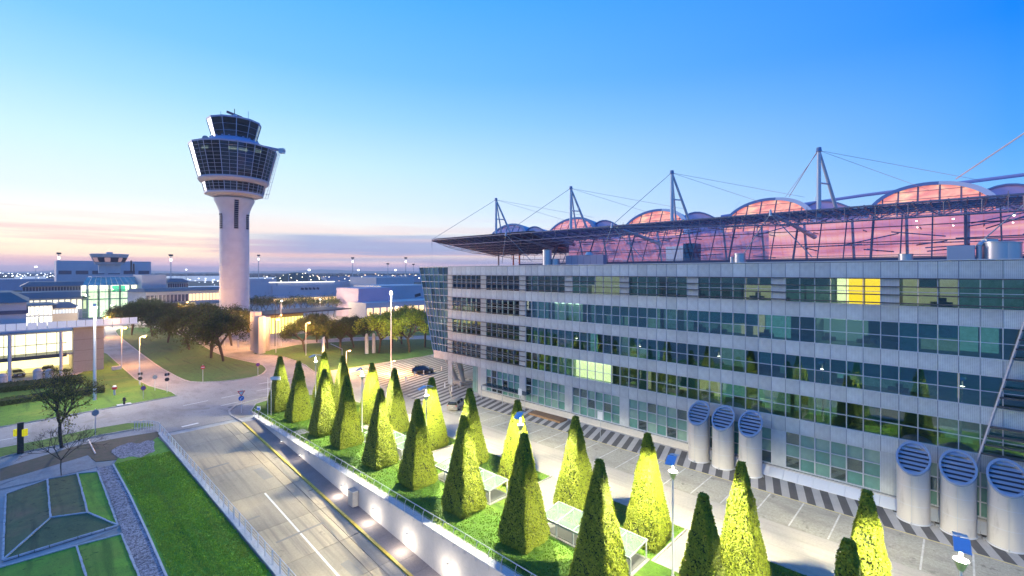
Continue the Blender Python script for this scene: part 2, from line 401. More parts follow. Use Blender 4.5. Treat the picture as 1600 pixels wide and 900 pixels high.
lawn('lawn', sm([gp(*p) for p in [(385,553),(440,544),(470,538),(540,534),(600,531),(680,530),(690,548),(673,556),(611,565),(553,575),(519,579.5),(496,583),(487,579),(475,569),(438,556)]], 2), M_LAWN2)
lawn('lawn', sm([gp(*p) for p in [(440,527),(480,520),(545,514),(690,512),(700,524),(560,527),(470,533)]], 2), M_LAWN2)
lawn('lawn', [gp(*p) for p in [(-260,752),(-100,719),(0,701),(67,688),(133,673),(200,662),(232,662),(246,665),(236,668),(200,673),(150,682),(100,695),(33,708),(0,716),(-260,790)]])
# lower-left grounds, everything left of the ramp
def flat(name, poly, zz, m): return struct(name, MB().prism(poly, -.02, zz), m)
flat('footpath', [gp(*p) for p in [(-260,795),(0,719),(33,710.5),(100,697.5),(150,684),(200,675.5),(238,669.5),(250,674),(240,683),(177,702),(137,712),(0,757),(-260,880)]], .03, M_PATIO)
flat('leaf_litter', [gp(*p) for p in [(0,733),(120,697),(190,684),(246,675),(250,680),(240,692),(245,712),(150,722),(137,712),(60,735),(0,752)]], .05, M_LEAFL)
bed_lawn = [gp(*p) for p in [(177,728),(188,712),(238,700),(238,690),(246,684)]]+[(12.1,72),(12.1,-8),(7.0,-8)]+[gp(*p) for p in [(285,960),(258,898),(230,833),(203,775)]]
struct('lawn', MB().prism(bed_lawn, -.02, .1), M_LAWN3)
flat('gravel_patch', sm([gp(*p) for p in [(172,706),(186,698),(204,692),(216,695),(230,689),(242,690),(240,700),(243,707),(228,711),(222,717),(204,714),(190,719),(180,713)]], 2), .112, M_GRAV)
flat('patio', [gp(*p) for p in [(-260,880),(0,760),(133,703),(140,712),(150,731),(0,765),(-260,900)]], .045, M_PATIO)
flat('gravel_path', [gp(*p) for p in [(150,729),(157,731),(177,727),(203,775),(230,833),(258,898),(290,975),(240,1010),(214,898),(187,822),(170,772)]], .07, M_GRAV)
gl = [gp(*p) for p in [(177,727),(203,775),(230,833),(258,898),(290,975)]]
struct('edging', ribbon(MB(), gl, .14, -.02, .14), M_SLAB)
# green roof beds: low hipped mounds between stone edging
def g3(px, py, zz): x, y = gp(px, py, zz); return (x, y, zz)
hz = .45
O = dict(tl=(9,772,.15), tm=(74,749,.15), tm2=(121,740,.15), tr=(153,737,.15), br=(184,821,.15), bl=(4,876,.15))
RL = g3(79,809,hz); RR = g3(137,801,hz)
c = {k: g3(*v) for k, v in O.items()}
bed = empty('green_roof_bed', (*c['bl'][:2], 0), 0, 'nearer hipped green roof bed quartered by white stone edging, beside the patio', 'green roof')
def fcell(vs, m=M_SEDUM):
    mb = MB(); k = len(vs); n = 10
    mb.add(list(vs)+[(x,y,-.05) for x,y,_ in vs], [tuple(range(k))]+[(i,(i+1)%k,k+(i+1)%k,k+i) for i in range(k)])
    return mb
for vs, m in (([c['tl'],c['bl'],RL,c['tm']], M_SEDUM), ([c['tm'],RL,RR,c['tm2']], M_SEDUM), ([c['tm2'],RR,c['br'],c['tr']], M_LAWN3), ([RL,c['bl'],c['br'],RR], M_SEDUM)):
    fcell(vs, m).build('planting_panel', m, bed)
def edge3(mb, a, b, wd=.22, h=.07):
    a = Vector(a); b = Vector(b); d = (b-a).normalized(); q = Vector((-d.y, d.x, 0)).normalized()*wd/2; u = Vector((0,0,h))
    vs = [a+q-u,a-q-u,b-q-u,b+q-u,a+q+u,a-q+u,b-q+u,b+q+u]
    return mb.add(vs, [(3,2,1,0),(4,5,6,7),(0,1,5,4),(1,2,6,5),(2,3,7,6),(3,0,4,7)])
def rough_edge(a, b, parent, wd=.13, name='edging_stone'):
    a = Vector(a); b = Vector(b); L = (b-a).length; n = max(1, int(L/.8)); rr = random.Random(int(L*100))
    for i in range(n):
        p = a.lerp(b, i/n+.003); q = a.lerp(b, (i+1)/n-.003); off = Vector((rr.uniform(-.015,.015), rr.uniform(-.015,.015), rr.uniform(0,.02)))
        edge3(MB(), p+off, q+off, wd*rr.uniform(.8,1.2), .07).build(name, M_SLAB, parent)
for a, b in ((c['tl'],c['tm']),(c['tm'],c['tm2']),(c['tm2'],c['tr']),(c['tr'],c['br']),(c['br'],c['bl']),(c['bl'],c['tl']),(c['tm'],RL),(RL,RR),(RR,c['tm2']),(RL,c['bl']),(RR,c['br'])):
    rough_edge(a, b, bed)
flat('stone_band', [gp(*p) for p in [(0,882),(0,778),(10,770),(154,735),(188,825),(190,834),(215,905),(240,1010),(-260,1010),(-260,880),(0,772)][:0] or [(-40,905),(-40,775),(8,766),(156,730),(172,772),(190,824),(0,895)]], .03, M_CONCB)
bed2c = [g3(-20,893,.15), g3(119,853,.15), g3(190,835,.15), g3(216,898,.15), g3(245,975,.15), g3(150,1010,.5), g3(134,898,.35), g3(-20,1000,.3)]
bed2 = empty('green_roof_bed', (*bed2c[1][:2], 0), 0, 'green roof bed cut by the bottom edge of the picture, beside the gravel path', 'green roof')
fcell([bed2c[0], bed2c[7], bed2c[5], bed2c[6], bed2c[1]]).build('planting_panel', M_LAWN3, bed2)
fcell([bed2c[1], bed2c[6], bed2c[5], bed2c[4], bed2c[3], bed2c[2]]).build('planting_panel', M_LAWN3, bed2)
for a, b in ((0,1),(1,2),(2,3),(3,4),(1,6),(6,5)): rough_edge(bed2c[a], bed2c[b], bed2)
a, b = gp(137,690), gp(149,711)
tag(MB().cyl((*a,.35),(*b,.2),.07,n=8).build('pole', M_STEELP, at=(*a,0)), 'white pole lying aslant by the patio edge', 'pole')
# ---------------------------------------------------------------- plaza right of the lawn: lane, cobbled bays, striped pavement
def rect(name, x0, x1, y0, y1, zz, m, z0=None):
    mb = MB()
    mb.quad((x0,y0,zz),(x1,y0,zz),(x1,y1,zz),(x0,y1,zz)); return struct(name, mb, m)
rect('lane', 36.2, 44.6, -40, 60, .005, M_ROADL)
rect('parking_strip', 44.6, 50.15, -40, 57.5, .009, M_COB)
k = 0; y = 2.05-2.8*12
bl = MB()
while y < 57.5:
    bl.quad((44.7,y-.06,.014),(50.1,y-.06,.014),(50.1,y+.06,.014),(44.7,y+.06,.014)); y += 2.8
struct('bay_lines', bl, mat('worn white paint', (.58,.57,.52), .7, var=.25, vs_=2))
struct('edge_line', MB().quad((50.15,-40,.014),(50.3,-40,.014),(50.3,57.5,.014),(50.15,57.5,.014)), M_YELP)
rect('pavement', 50.3, 62, -40, 96, .007, M_LSTR)
pv = struct('striped_pavement', MB().quad((44.6,57.6,.0065),(50.3,57.6,.0065),(50.3,70,.0065),(46.5,70,.0065)), M_LSTR)
y = -33.0; sl = 1.6/5.3
me_cache = {}
while y < 62:
    yc = y
    x0, x1 = (50.35, 54.7)
    mb = MB(); f = lambda x: sl*(x-53.3)
    P = [(x0,yc+f(x0)),(x1,yc+f(x1)),(x1,yc+.7+f(x1)),(x0,yc+.7+f(x0))]
    if y > -6: mb.prism(P, 0, .016).build('paving_strip', M_DSTR, pv)
    y += 1.4
i = 0
while y < 95:
    x0 = 44.8+max(0,(y-62)*.1); x1 = 72 if y > 72 else 62 if y > 66 else 57
    mb = MB(); P = [(x0,y+sl*(x0-53.3)),(x1,y+sl*(x1-53.3)),(x1,y+.62+sl*(x1-53.3)),(x0,y+.62+sl*(x0-53.3))]
    mb.prism(P, 0, .016).build('paving_strip', M_DSTR, pv); y += 1.4
# lawn of the clipped hedges, with paved pads at the lamp posts
pad = [14.45*k for k in range(0, 5)]
ys = -3.0; yend = 80.5
pl = [(24.0,-30),(38.2,-30)]
for p in pad:
    pl += [(38.2,p-2.0),(32.2,p-2.0),(32.2,p+2.0),(38.2,p+2.0)]
pl += [(38.2,70),(37.6,76),(36,80.5),(33.5,83),(29.5,84.2),(26,82.6),(24.2,79)]
lawn('lawn', pl, M_LAWN, .1, .2)
for p in pad: rect('paved_pad', 32.1, 38.4, p-2.05, p+2.05, .008, M_PAVE)

# repair patches and drains on the ramp and the road
def patch(x, y, wx, wy, a, m, zf=None, nm='road_patch'):
    M_ = Matrix.Rotation(a, 2); P = [Vector(p) for p in ((-wx/2,-wy/2),(wx/2,-wy/2),(wx/2*.94,wy/2),(-wx/2,wy/2*.96))]; P = [M_@p+Vector((x,y)) for p in P]
    mb = MB().add([(p.x,p.y,(zf(p.y) if zf else 0)+.007) for p in P], [(0,1,2,3)]); return struct(nm, mb, m)
M_PT = ground_mat('road repair', (.29,.27,.24), (.235,.22,.195), .6, 7)
for a_ in ((150,655,3.5,1.1,.6),(300,640,5,1.0,-.5),(520,604,6,1.2,-.4),(420,620,2.2,1.6,.2),(205,660,4,.5,.5)):
    x, y = gp(a_[0], a_[1]); patch(x, y, *a_[2:], M_PT)
for x, y, wx, wy in ((15.4,62,2.6,.35),(18.7,57,1.0,3.2),(14.2,48.5,3.0,.3),(17.5,43.5,4.4,.28),(18.6,36,.8,2.4)): patch(x, y, wx, wy, .05, M_PT, rz_)
for y in (70,60,50,40,30):
    mb = MB(); zz = rz_(y)
    for q in range(6): mb.box(20.9,21.4,y+q*.09,y+q*.09+.05,zz-.01,zz+.012)
    tag(mb.build('drain_grate', M_DARK, at=(21.15,y,zz)), 'iron drain grate beside the yellow kerb, '+{70:'topmost, near the ramp mouth',60:'second from the ramp mouth',50:'middle one, above the cabinet',40:'just below the grey cabinet',30:'lowest, by the bottom edge'}[y], 'drain grate', 'drain grates along the yellow kerb')
# ---------------------------------------------------------------- ramp walls and railings
wall = empty('retaining_wall', (23.6, 30, 0), 0, 'white concrete retaining wall of the ramp, washed by its own lamps', 'wall')
def wallpiece(xa, xb, ya, yb, top, parent, name, m):
    mb = MB(); z0, z1 = rz_(ya)-.3, rz_(yb)-.3
    mb.add([(xa,ya,z0),(xb,ya,z0),(xb,yb,z1),(xa,yb,z1),(xa,ya,top),(xb,ya,top),(xb,yb,top),(xa,yb,top)], [(3,2,1,0),(4,5,6,7),(0,1,5,4),(1,2,6,5),(2,3,7,6),(3,0,4,7)])
    return mb.build(name, m, parent)
y = -20.0
while y < 75.5:
    y2 = min(75.5, y+6.4); wallpiece(23.4, 23.75, y+.008, y2-.008, .12, wall, 'wall_panel', M_CONC)
    MB().box(23.32, 23.98, y+.012, y2-.012, .12, .24).build('coping', M_SLAB, wall); y = y2
lw = empty('retaining_wall', (12.4, 40, 0), 0, 'blue-grey retaining wall under the wire fence, left of the ramp', 'wall')
y = -10.0
while y < 76:
    y2 = min(76.4, y+5.4); wallpiece(12.25, 12.58, y+.008, y2-.008, .16, lw, 'wall_panel', M_CONCB)
    MB().box(12.2, 12.7, y+.012, y2-.012, .16, .26).build('coping', M_SLAB, lw); y = y2
fence = empty('wire_fence', (12.45, 40, .26), 0, 'galvanised post and wire fence along the left edge of the ramp', 'fence')
pm = MB().box(-.035,.035,-.05,.05,0,1.1).box(-.05,.05,-.06,.06,0,.03).mesh('post'); pm.materials.append(M_STEELP)
y = 12.0
while y < 76.3:
    inst('post', pm, (12.45, y, .26), fence); y += 1.5
mb = MB()
for zz, r in ((1.36,.028),(1.1,.012),(.88,.012),(.66,.012),(.46,.012)): mb.cyl((12.45,12,zz),(12.45,76.3,zz),r,n=6)
mb.build('rail', M_STEELP, fence)
fe = empty('wire_fence', (12.6, 77, 0), 0, 'short closely barred end of the fence curving round the top of the ramp wall', 'fence')
cur = [(12.45,76.4),(12.5,77.6),(12.1,78.9),(11.2,79.9),(10.0,80.6)]
for a, b in zip(cur, cur[1:]):
    a = Vector((*a,0)); b = Vector((*b,0))
    for q in range(4):
        p = a.lerp(b, q/4); MB().box(p.x-.03,p.x+.03,p.y-.03,p.y+.03,0,1.3).build('post', M_STEELP, fe)
    MB().cyl(a+Vector((0,0,1.3)), b+Vector((0,0,1.3)), .03, n=6).cyl(a+Vector((0,0,.5)), b+Vector((0,0,.5)), .015, n=6).build('rail', M_STEELP, fe)
# stainless railing with inward-bent posts on the right wall
rail = empty('railing', (23.6, 30, .24), 0, 'stainless steel railing with cables along the top of the white ramp wall', 'railing')
pb = MB()
pts = [(-.08,0,-.35),(-.08,0,.55),(-.03,0,.8),(.05,0,.98),(.14,0,1.04)]
pb.path(pts, .028, 6)
for zz in (.18,.36,.54,.72): pb.cyl((-.1,0,zz),(-.04,0,zz),.02,n=5)
pmb = pb.mesh('post'); pmb.materials.append(M_STEEL)
y = 14.0
while y < 76:
    inst('post', pmb, (23.45, y, .2), rail); y += 1.35
MB().cyl((23.59,14,1.25),(23.59,75.6,1.25),.035,n=8).build('handrail', M_STEEL, rail)
mb = MB()
for zz in (.38,.56,.74,.92): mb.cyl((23.38,14,zz),(23.38,75.6,zz),.008,n=4)
mb.build('cable', M_STEEL, rail)
# wall lamps of the ramp
M_LAMPW = mat('lamp glass lit', (.9,.9,.85), .3, emit=(1,.93,.78), es=12)
wl = empty('wall_lamp', (0,0,0), 0, 'x', 'wall lamp', 'bracket lamps lighting the ramp wall', local=True)
MB().box(0,.07,-.06,.06,-.12,.12).build('bracket', M_STEEL, wl)
MB().cyl((0,0,.02),(-.28,0,.12),.02,n=6).cyl((-.28,0,.16),(-.28,0,.05),.09,.11,n=10).build('lamp_housing', M_STEEL, wl)
MB().cyl((-.28,0,.048),(-.28,0,.03),.09,n=10).build('lens', M_LAMPW, wl)
wy = [63.6, 57.8, 46.9, 40.6, 34.9, 29.2, 23.5]
wlab = ['bracket lamp on the ramp wall farthest up the ramp', 'second bracket lamp from the top of the ramp wall, above its pool of light', 'bracket lamp on the ramp wall just before the grey cabinet', 'bracket lamp on the ramp wall just past the grey cabinet towards the viewer', 'bracket lamp on the ramp wall two pools of light below the grey cabinet', 'bracket lamp on the ramp wall near the bottom edge of the picture', 'nearest bracket lamp on the ramp wall, at the bottom edge']
for i, y in enumerate(wy):
    zz = rz_(y)*.45-.15
    o = place(wl, i > 0, (23.38, y, zz), 0, wlab[i])
    lamp('POINT', (-.75, 0, -.6), 210, (1,.88,.70), .8, o)
cb = empty('service_cabinet', (23.0, 44.6, rz_(44.6)), 0, 'grey box-shaped service cabinet standing against the ramp wall', 'cabinet')
zb_ = rz_(44.4)+.1
MB().box(22.75,23.35,43.9,44.9,zb_,zb_+1.5).build('cabinet_body', mat('cabinet grey', (.36,.35,.33), .5, var=.1), cb, bevel=.03)
MB().box(22.72,22.748,43.98,44.82,zb_+.1,zb_+1.4).build('door', mat('cabinet grey'), cb)
MB().box(22.7,23.38,43.86,44.94,zb_+1.5,zb_+1.56).build('lid', M_STEEL, cb)
# glass roofs over the sunken light wells in the lawn
M_CFR = mat('canopy frame grey', (.26,.30,.30), .5)
M_GLR = bpy.data.materials.new('canopy glass'); M_GLR.use_nodes = True; _t, _b = nodes_of(M_GLR); _b.inputs['Base Color'].default_value = (.16,.24,.20,1); _b.inputs['Roughness'].default_value = .15; _b.inputs['Alpha'].default_value = .45
for j, yb in enumerate((16.8, 31.25, 45.7)):
    cn = empty('glass_canopy', (30.8, yb, 0), 0, ['low glass canopy over a light well, nearest the viewer among the hedges', 'low glass canopy over a light well, between the second and third lamp posts', 'farthest low glass canopy, mostly hidden behind the clipped hedges'][j], 'glass canopy', 'low glass canopies in the hedge lawn')
    L = 8.3
    MB().box(29.5,32.2,yb-.2,yb+L+.2,.1,.16).build('base_slab', mat('canopy base', (.26,.26,.25), .8, var=.2), cn)
    MB().box(29.75,31.95,yb+.05,yb+L-.05,.165,.2).build('well_floor', mat('well dark', (.10,.11,.11), .7), cn)
    for q in range(5):
        ya = yb+q*L/5
        mb = MB().add([(29.6,ya+.04,1.3),(32.0,ya+.04,1.55),(32.0,ya+L/5-.04,1.55),(29.6,ya+L/5-.04,1.3),(29.6,ya+.04,1.33),(32.0,ya+.04,1.58),(32.0,ya+L/5-.04,1.58),(29.6,ya+L/5-.04,1.33)], [(3,2,1,0),(4,5,6,7),(0,1,5,4),(1,2,6,5),(2,3,7,6),(3,0,4,7)])
        mb.build('glass_pane', M_GLR, cn)
    for q in range(6):
        ya = yb+q*L/5
        mb = MB().add([(29.55,ya-.04,1.28),(32.05,ya-.04,1.53),(32.05,ya+.04,1.53),(29.55,ya+.04,1.28),(29.55,ya-.04,1.36),(32.05,ya-.04,1.61),(32.05,ya+.04,1.61),(29.55,ya+.04,1.36)], [(3,2,1,0),(4,5,6,7),(0,1,5,4),(1,2,6,5),(2,3,7,6),(3,0,4,7)])
        mb.build('rafter', M_CFR, cn)
        MB().box(29.6,29.68,ya-.04,ya+.04,.16,1.28).build('post', M_STEELP, cn)
        MB().box(31.9,31.98,ya-.04,ya+.04,.16,1.5).build('post', M_STEELP, cn)
    MB().box(29.5,29.6,yb-.04,yb+L+.04,1.2,1.36).box(32.0,32.1,yb-.04,yb+L+.04,1.46,1.62).build('edge_beam', M_CFR, cn)
# ---------------------------------------------------------------- lamp posts in the hedge lawn
lp = empty('lamp_post', (0,0,0), 0, 'x', 'lamp post', 'tall lamp posts between the clipped hedges', local=True)
M_POLEW = mat('pale lamp post paint', (.72,.73,.74), .35)
M_BLUEP = mat('blue reflector', (.24,.40,.62), .3)
MB().cyl((0,0,0),(0,0,3.2),.085,.075,n=12).cyl((0,0,3.2),(0,0,8.3),.06,.05,n=12).cyl((0,0,0),(0,0,.25),.12,n=12).build('post', M_POLEW, lp, smooth=True)
MB().obox((-.55,0,8.45),(.95,.62,.04),(0,R(-20),0)).build('reflector', M_BLUEP, lp, bevel=.01)
MB().obox((.5,0,8.5),(.75,.55,.04),(0,R(14),0)).build('reflector', mat('pale reflector', (.5,.62,.72), .25), lp, bevel=.01)
MB().box(-.95,.9,-.02,.02,8.3,8.36).box(-.1,.1,-.1,.1,8.2,8.5).build('arm', M_STEEL, lp)
MB().cyl((0,.0,7.0),(0,.0,7.5),.12,.30,n=16).build('lamp_housing', M_STEEL, lp)  # top widened to block light falling straight down
MB().cyl((0,.0,7.5),(0,.0,7.53),.20,n=12).build('lens', M_LAMPW, lp)
llab = ['pale lamp post nearest the roundabout end of the hedge lawn', 'pale lamp post behind the fourth hedge of the ramp-side row', 'lamp post whose head shows above the lit yellow hedge in the middle of the lawn', 'lamp post with blue reflector against the yellow hedge before the silver estate car', 'tall bright lamp post standing clear of the hedges left of the three near vents', 'blue headed lamp post at the bottom right in front of the large vent pipes']
for i, y in enumerate((72.2, 57.8, 43.35, 28.9, 14.45, -.05)):
    o = place(lp, i > 0, (31.3, y, .1), R((0, 8, -5, 20, 12, 4)[i]), llab[i])
    lamp('SPOT', (0, 0, 8.15), 9500, (1,.90,.60), .35, o, spot=162, blend=.3)
# ---------------------------------------------------------------- office building with the long panelled front
FX = 55.5; MOD = 1.318; Y0 = 4.02         # front plane, module, left end of one solid bay
def ym(k): return Y0+MOD*k
BANDS = [(20.95,18.4),(16.9,14.3),(12.85,10.25),(8.8,6.2)]     # window tops / bottoms
PAR = 22.45
K0, K1 = -24, 50                         # modules: up to y = 69.9
def solid(k): return k % 7 == 0
def panel_mat(name, c):
    m = mat(name, c, .45, .15); t, b = nodes_of(m)
    tcn = t.nodes.new('ShaderNodeTexCoord'); sp = t.nodes.new('ShaderNodeSeparateXYZ'); t.links.new(tcn.outputs['Object'], sp.inputs[0])
    def wv(o, s):
        a = t.nodes.new('ShaderNodeMath'); a.operation = 'MULTIPLY'; a.inputs[1].default_value = s; t.links.new(o, a.inputs[0])
        bb = t.nodes.new('ShaderNodeMath'); bb.operation = 'SINE'; t.links.new(a.outputs[0], bb.inputs[0]); return bb.outputs[0]
    a = wv(sp.outputs['Y'], 2*math.pi/.11); b_ = wv(sp.outputs['Z'], 2*math.pi/.11)
    mn = t.nodes.new('ShaderNodeMath'); mn.operation = 'MINIMUM'; t.links.new(a, mn.inputs[0]); t.links.new(b_, mn.inputs[1])
    r = t.nodes.new('ShaderNodeValToRGB'); r.color_ramp.elements[0].position = .35; r.color_ramp.elements[1].position = .75
    r.color_ramp.elements[0].color = (*c, 1); r.color_ramp.elements[1].color = (*[v*.60 for v in c], 1)
    mp_ = t.nodes.new('ShaderNodeMapRange'); mp_.inputs[1].default_value = -1; mp_.inputs[2].default_value = 1; t.links.new(mn.outputs[0], mp_.inputs[0])
    t.links.new(mp_.outputs[0], r.inputs[0])
    no = t.nodes.new('ShaderNodeTexNoise'); no.inputs['Scale'].default_value = 1.1; no.inputs['Detail'].default_value = 5
    t.links.new(tcn.outputs['Object'], no.inputs[0])
    oi = t.nodes.new('ShaderNodeObjectInfo'); mr = t.nodes.new('ShaderNodeMapRange'); mr.inputs[3].default_value = .86; mr.inputs[4].default_value = 1.08; t.links.new(oi.outputs['Random'], mr.inputs[0])
    mm = t.nodes.new('ShaderNodeMath'); mm.operation = 'MULTIPLY'; m2 = t.nodes.new('ShaderNodeMapRange'); m2.inputs[1].default_value = .3; m2.inputs[2].default_value = .7; m2.inputs[3].default_value = .86; m2.inputs[4].default_value = 1.08
    t.links.new(no.outputs[0], m2.inputs[0]); t.links.new(m2.outputs[0], mm.inputs[0]); t.links.new(mr.outputs[0], mm.inputs[1])
    vm = t.nodes.new('ShaderNodeVectorMath'); vm.operation = 'SCALE'; t.links.new(r.outputs[0], vm.inputs[0]); t.links.new(mm.outputs[0], vm.inputs[3])
    t.links.new(vm.outputs[0], b.inputs['Base Color']); return m
M_PAN = panel_mat('perforated aluminium panel', (.68,.71,.70))
M_MUL = mat('mullion aluminium', (.60,.62,.66), .4, .3)
M_LOUV = mat('louvre', (.09,.09,.10), .4, .3)
M_FRAME = mat('window frame silver', (.64,.66,.70), .35, .3)
def glass_mat(name, tint, t=.75, rough=.01, gl=.12):
    """window glass: mirror-like reflection over tinted see-through"""
    m = bpy.data.materials.new(name); m.use_nodes = True; tr = m.node_tree; tr.nodes.clear()
    o = tr.nodes.new('ShaderNodeOutputMaterial'); mx = tr.nodes.new('ShaderNodeMixShader'); g = tr.nodes.new('ShaderNodeBsdfGlossy'); tp = tr.nodes.new('ShaderNodeBsdfTransparent')
    g.inputs['Roughness'].default_value = rough; g.inputs['Color'].default_value = (.85,.95,.97,1); tp.inputs['Color'].default_value = (*[v*t for v in tint], 1)
    fr = tr.nodes.new('ShaderNodeFresnel'); fr.inputs['IOR'].default_value = 1.5
    ad = tr.nodes.new('ShaderNodeMath'); ad.operation = 'ADD'; ad.inputs[1].default_value = gl; tr.links.new(fr.outputs[0], ad.inputs[0])
    tr.links.new(ad.outputs[0], mx.inputs[0]); tr.links.new(tp.outputs[0], mx.inputs[1]); tr.links.new(g.outputs[0], mx.inputs[2]); tr.links.new(mx.outputs[0], o.inputs[0])
    MATS[name] = m; return m
M_GL = glass_mat('tinted window glass', (.76,.92,.88), .88, gl=.15)
M_GLC = mat('blue curtain glass', (.05,.12,.14), .07, spec=.45)
_t, _b = nodes_of(M_GLC); _oi = _t.nodes.new('ShaderNodeObjectInfo'); _r = _t.nodes.new('ShaderNodeValToRGB'); _e = _r.color_ramp.elements
_e[0].color = (.02,.07,.09,1); _e[1].color = (.14,.26,.26,1); _t.links.new(_oi.outputs['Random'], _r.inputs[0]); _t.links.new(_r.outputs[0], _b.inputs['Base Color'])
M_BLD = [mat('blind teal', (.08,.36,.35), .6, var=.1), mat('blind green grey', (.36,.48,.40), .6, var=.1), mat('blind pale', (.78,.75,.64), .6, var=.08), mat('curtain teal light', (.22,.60,.60), .6, var=.15)]
M_FROST = [mat('frosted ground pane %d' % i, c, .12, var=.2, vs_=.8) for i, c in enumerate([(.16,.32,.27),(.11,.27,.23),(.24,.38,.31)])]
M_INT = mat('office wall', (.30,.38,.37), .8, var=.15, vs_=.6)
M_INTF = mat('office floor', (.12,.12,.12), .8)
M_LITW = mat('lit office', (.7,.66,.5), .7, emit=(1,.86,.45), es=1.6, var=.35, vs_=2.5)
M_LITC = mat('lit ceiling tube', (.9,.9,.8), .5, emit=(.95,1,.78), es=5)
M_LITY = mat('lit yellow wall', (.8,.62,.02), .6, emit=(1,.50,.0), es=2.2)
B = empty('office_building', (FX, 34, 0), 0, 'long five-storey office building with perforated grey panels and rows of dark teal windows', 'building')
rs = random.Random(11)
def near(y, zz): return math.hypot(FX, y)+abs(zz-H)*.2
visible = lambda k: -6 <= k          # modules the picture shows
# -- spandrel panels
pieces = []
for k in range(K0, K1):
    for (a, b) in ((PAR, BANDS[0][0]), (BANDS[0][1], BANDS[1][0]), (BANDS[1][1], BANDS[2][0]), (BANDS[2][1], BANDS[3][0]), (BANDS[3][1], 4.72)):
        pieces.append((k, a, b))
    if solid(k):
        pieces.append((k, BANDS[0][0], BANDS[0][1]))
        if k < 43: pieces.append((k, 4.72, .9))
        else: pieces.append((k, 4.72, .3))
        if k >= 35:
            for a, b in BANDS[1:]: pieces.append((k, a, b))
pieces.sort(key=lambda p: (0 if visible(p[0]) else 1, near(ym(p[0]), p[1])))
pm_cache = {}
rest = MB()
for n, (k, zt, zb) in enumerate(pieces):
    h = zt-zb
    if n < 300:
        key = round(h, 2)
        if key not in pm_cache:
            g = .012; me = MB().box(-.06,.02,g,MOD-g,g,h-g).mesh('facade_panel'); me.materials.append(M_PAN); pm_cache[key] = me
        inst('facade_panel', pm_cache[key], (FX, ym(k), zb), B)
    else: rest.box(FX-.06,FX+.02,ym(k)+.012,ym(k+1)-.012,zb+.012,zt-.012)
if rest.v: tag(rest.build('facade_panel', M_PAN, B), kind='stuff')
# -- backing slabs, rooms behind the glass
back = MB()
zs = [(PAR, 20.9)]+[(BANDS[i][1]-.02, BANDS[i+1][0]+.02) for i in range(3)]+[(BANDS[3][1]-.02, 4.75)]
for a, b in zs: back.box(FX+.03, FX+7, ym(K0), ym(K1), b, a)
back.box(FX+.03,FX+7,ym(K0),ym(43),.0,.95)
back.build('floor_slab', M_INT, B)
iw = MB()
for (zt, zb) in BANDS:
    iw.quad((FX+6.5,ym(K0),zb-.1),(FX+6.5,ym(K1),zb-.1),(FX+6.5,ym(K1),zt+.1),(FX+6.5,ym(K0),zt+.1))
    k = K0
    while k < K1:
        iw.box(FX+.3,FX+6.5,ym(k)-.05,ym(k)+.05,zb-.05,zt+.05); k += rs.choice((3,4,5,6))
iw.build('partition', M_INT, B)
MB().box(FX+7, FX+26, ym(K0), ym(K1), 0.0, 21.9).build('building_core', M_INT, B)
MB().box(FX-.02, FX+13, ym(K0), ym(K1)+.0, PAR, PAR+.05).build('roof', mat('roof gravel', (.22,.23,.24), .9, var=.2), B)
MB().box(FX-.12, FX+.3, ym(K0), ym(K1)+9, PAR+.052, PAR+.14).build('parapet_cap', M_MUL, B)
# desks and chairs seen faintly
furn = MB(); 
for (zt, zb) in BANDS:
    for k in range(-8, 50):
        if rs.random() < .45:
            y = ym(k)+rs.random(); x = FX+rs.uniform(1.0, 4.5)
            furn.box(x, x+.8, y, y+1.5, zb-.05+.0, zb+.35); furn.box(x+.3, x+.4, y+.4, y+.95, zb+.36, zb+.75)
tag(furn.build('office_furniture', mat('furniture', (.24,.22,.2), .6), B), kind='stuff')
# -- lit rooms: (first module, last module, band, material)
ROOMS = []
def room(k0, k1, bi, m, depth=3.2, tubes=True):
    if k0 > 20: depth = min(depth, .8)
    ROOMS.append((k0, k1, bi))
    zt, zb = BANDS[bi]; y0, y1 = ym(k0)+.06, ym(k1)-.06
    MB().box(FX+depth, FX+depth+.05, y0, y1, zb-.0, zt).build('lit_wall', m, B)
    if tubes:
        for x in ((1.0, 2.2) if depth > 2.4 else (.45,)):
            for q in range(k0, k1): MB().box(FX+x, FX+x+.18, ym(q)+.25, ym(q)+1.1, zt-.12, zt-.08).build('ceiling_light', M_LITC, B)
def kk(px): # module seen at column px on the front
    t = (px-800)/FPX; y = FX*(CS-t*SN)/(SN+t*CS); return math.floor((y-Y0)/MOD)
room(kk(1376), kk(1298)+1, 0, M_LITW)
room(kk(1349)+0, kk(1325)+1, 0, M_LITY, .9, False)
room(kk(952), kk(897)+1, 3, M_LITW)
room(kk(820), kk(722)+1, 1, mat('lit greenish office', (.5,.55,.4), .7, emit=(.86,1,.55), es=.7, var=.5, vs_=3), 4.5)
room(45, 49, 2, mat('lit greenish office'), 1.2)
room(50, 51, 1, mat('lit greenish office'), 1.2, False)
room(kk(905), kk(860), 1, mat('added office glow', (.3,.34,.3), .7, emit=(.45,.8,.75), es=.16), 4.0)
room(kk(1330), kk(1290)+1, 1, mat('added office glow'), 4.0)
room(kk(1010), kk(960), 2, mat('added office glow'), 3.0)
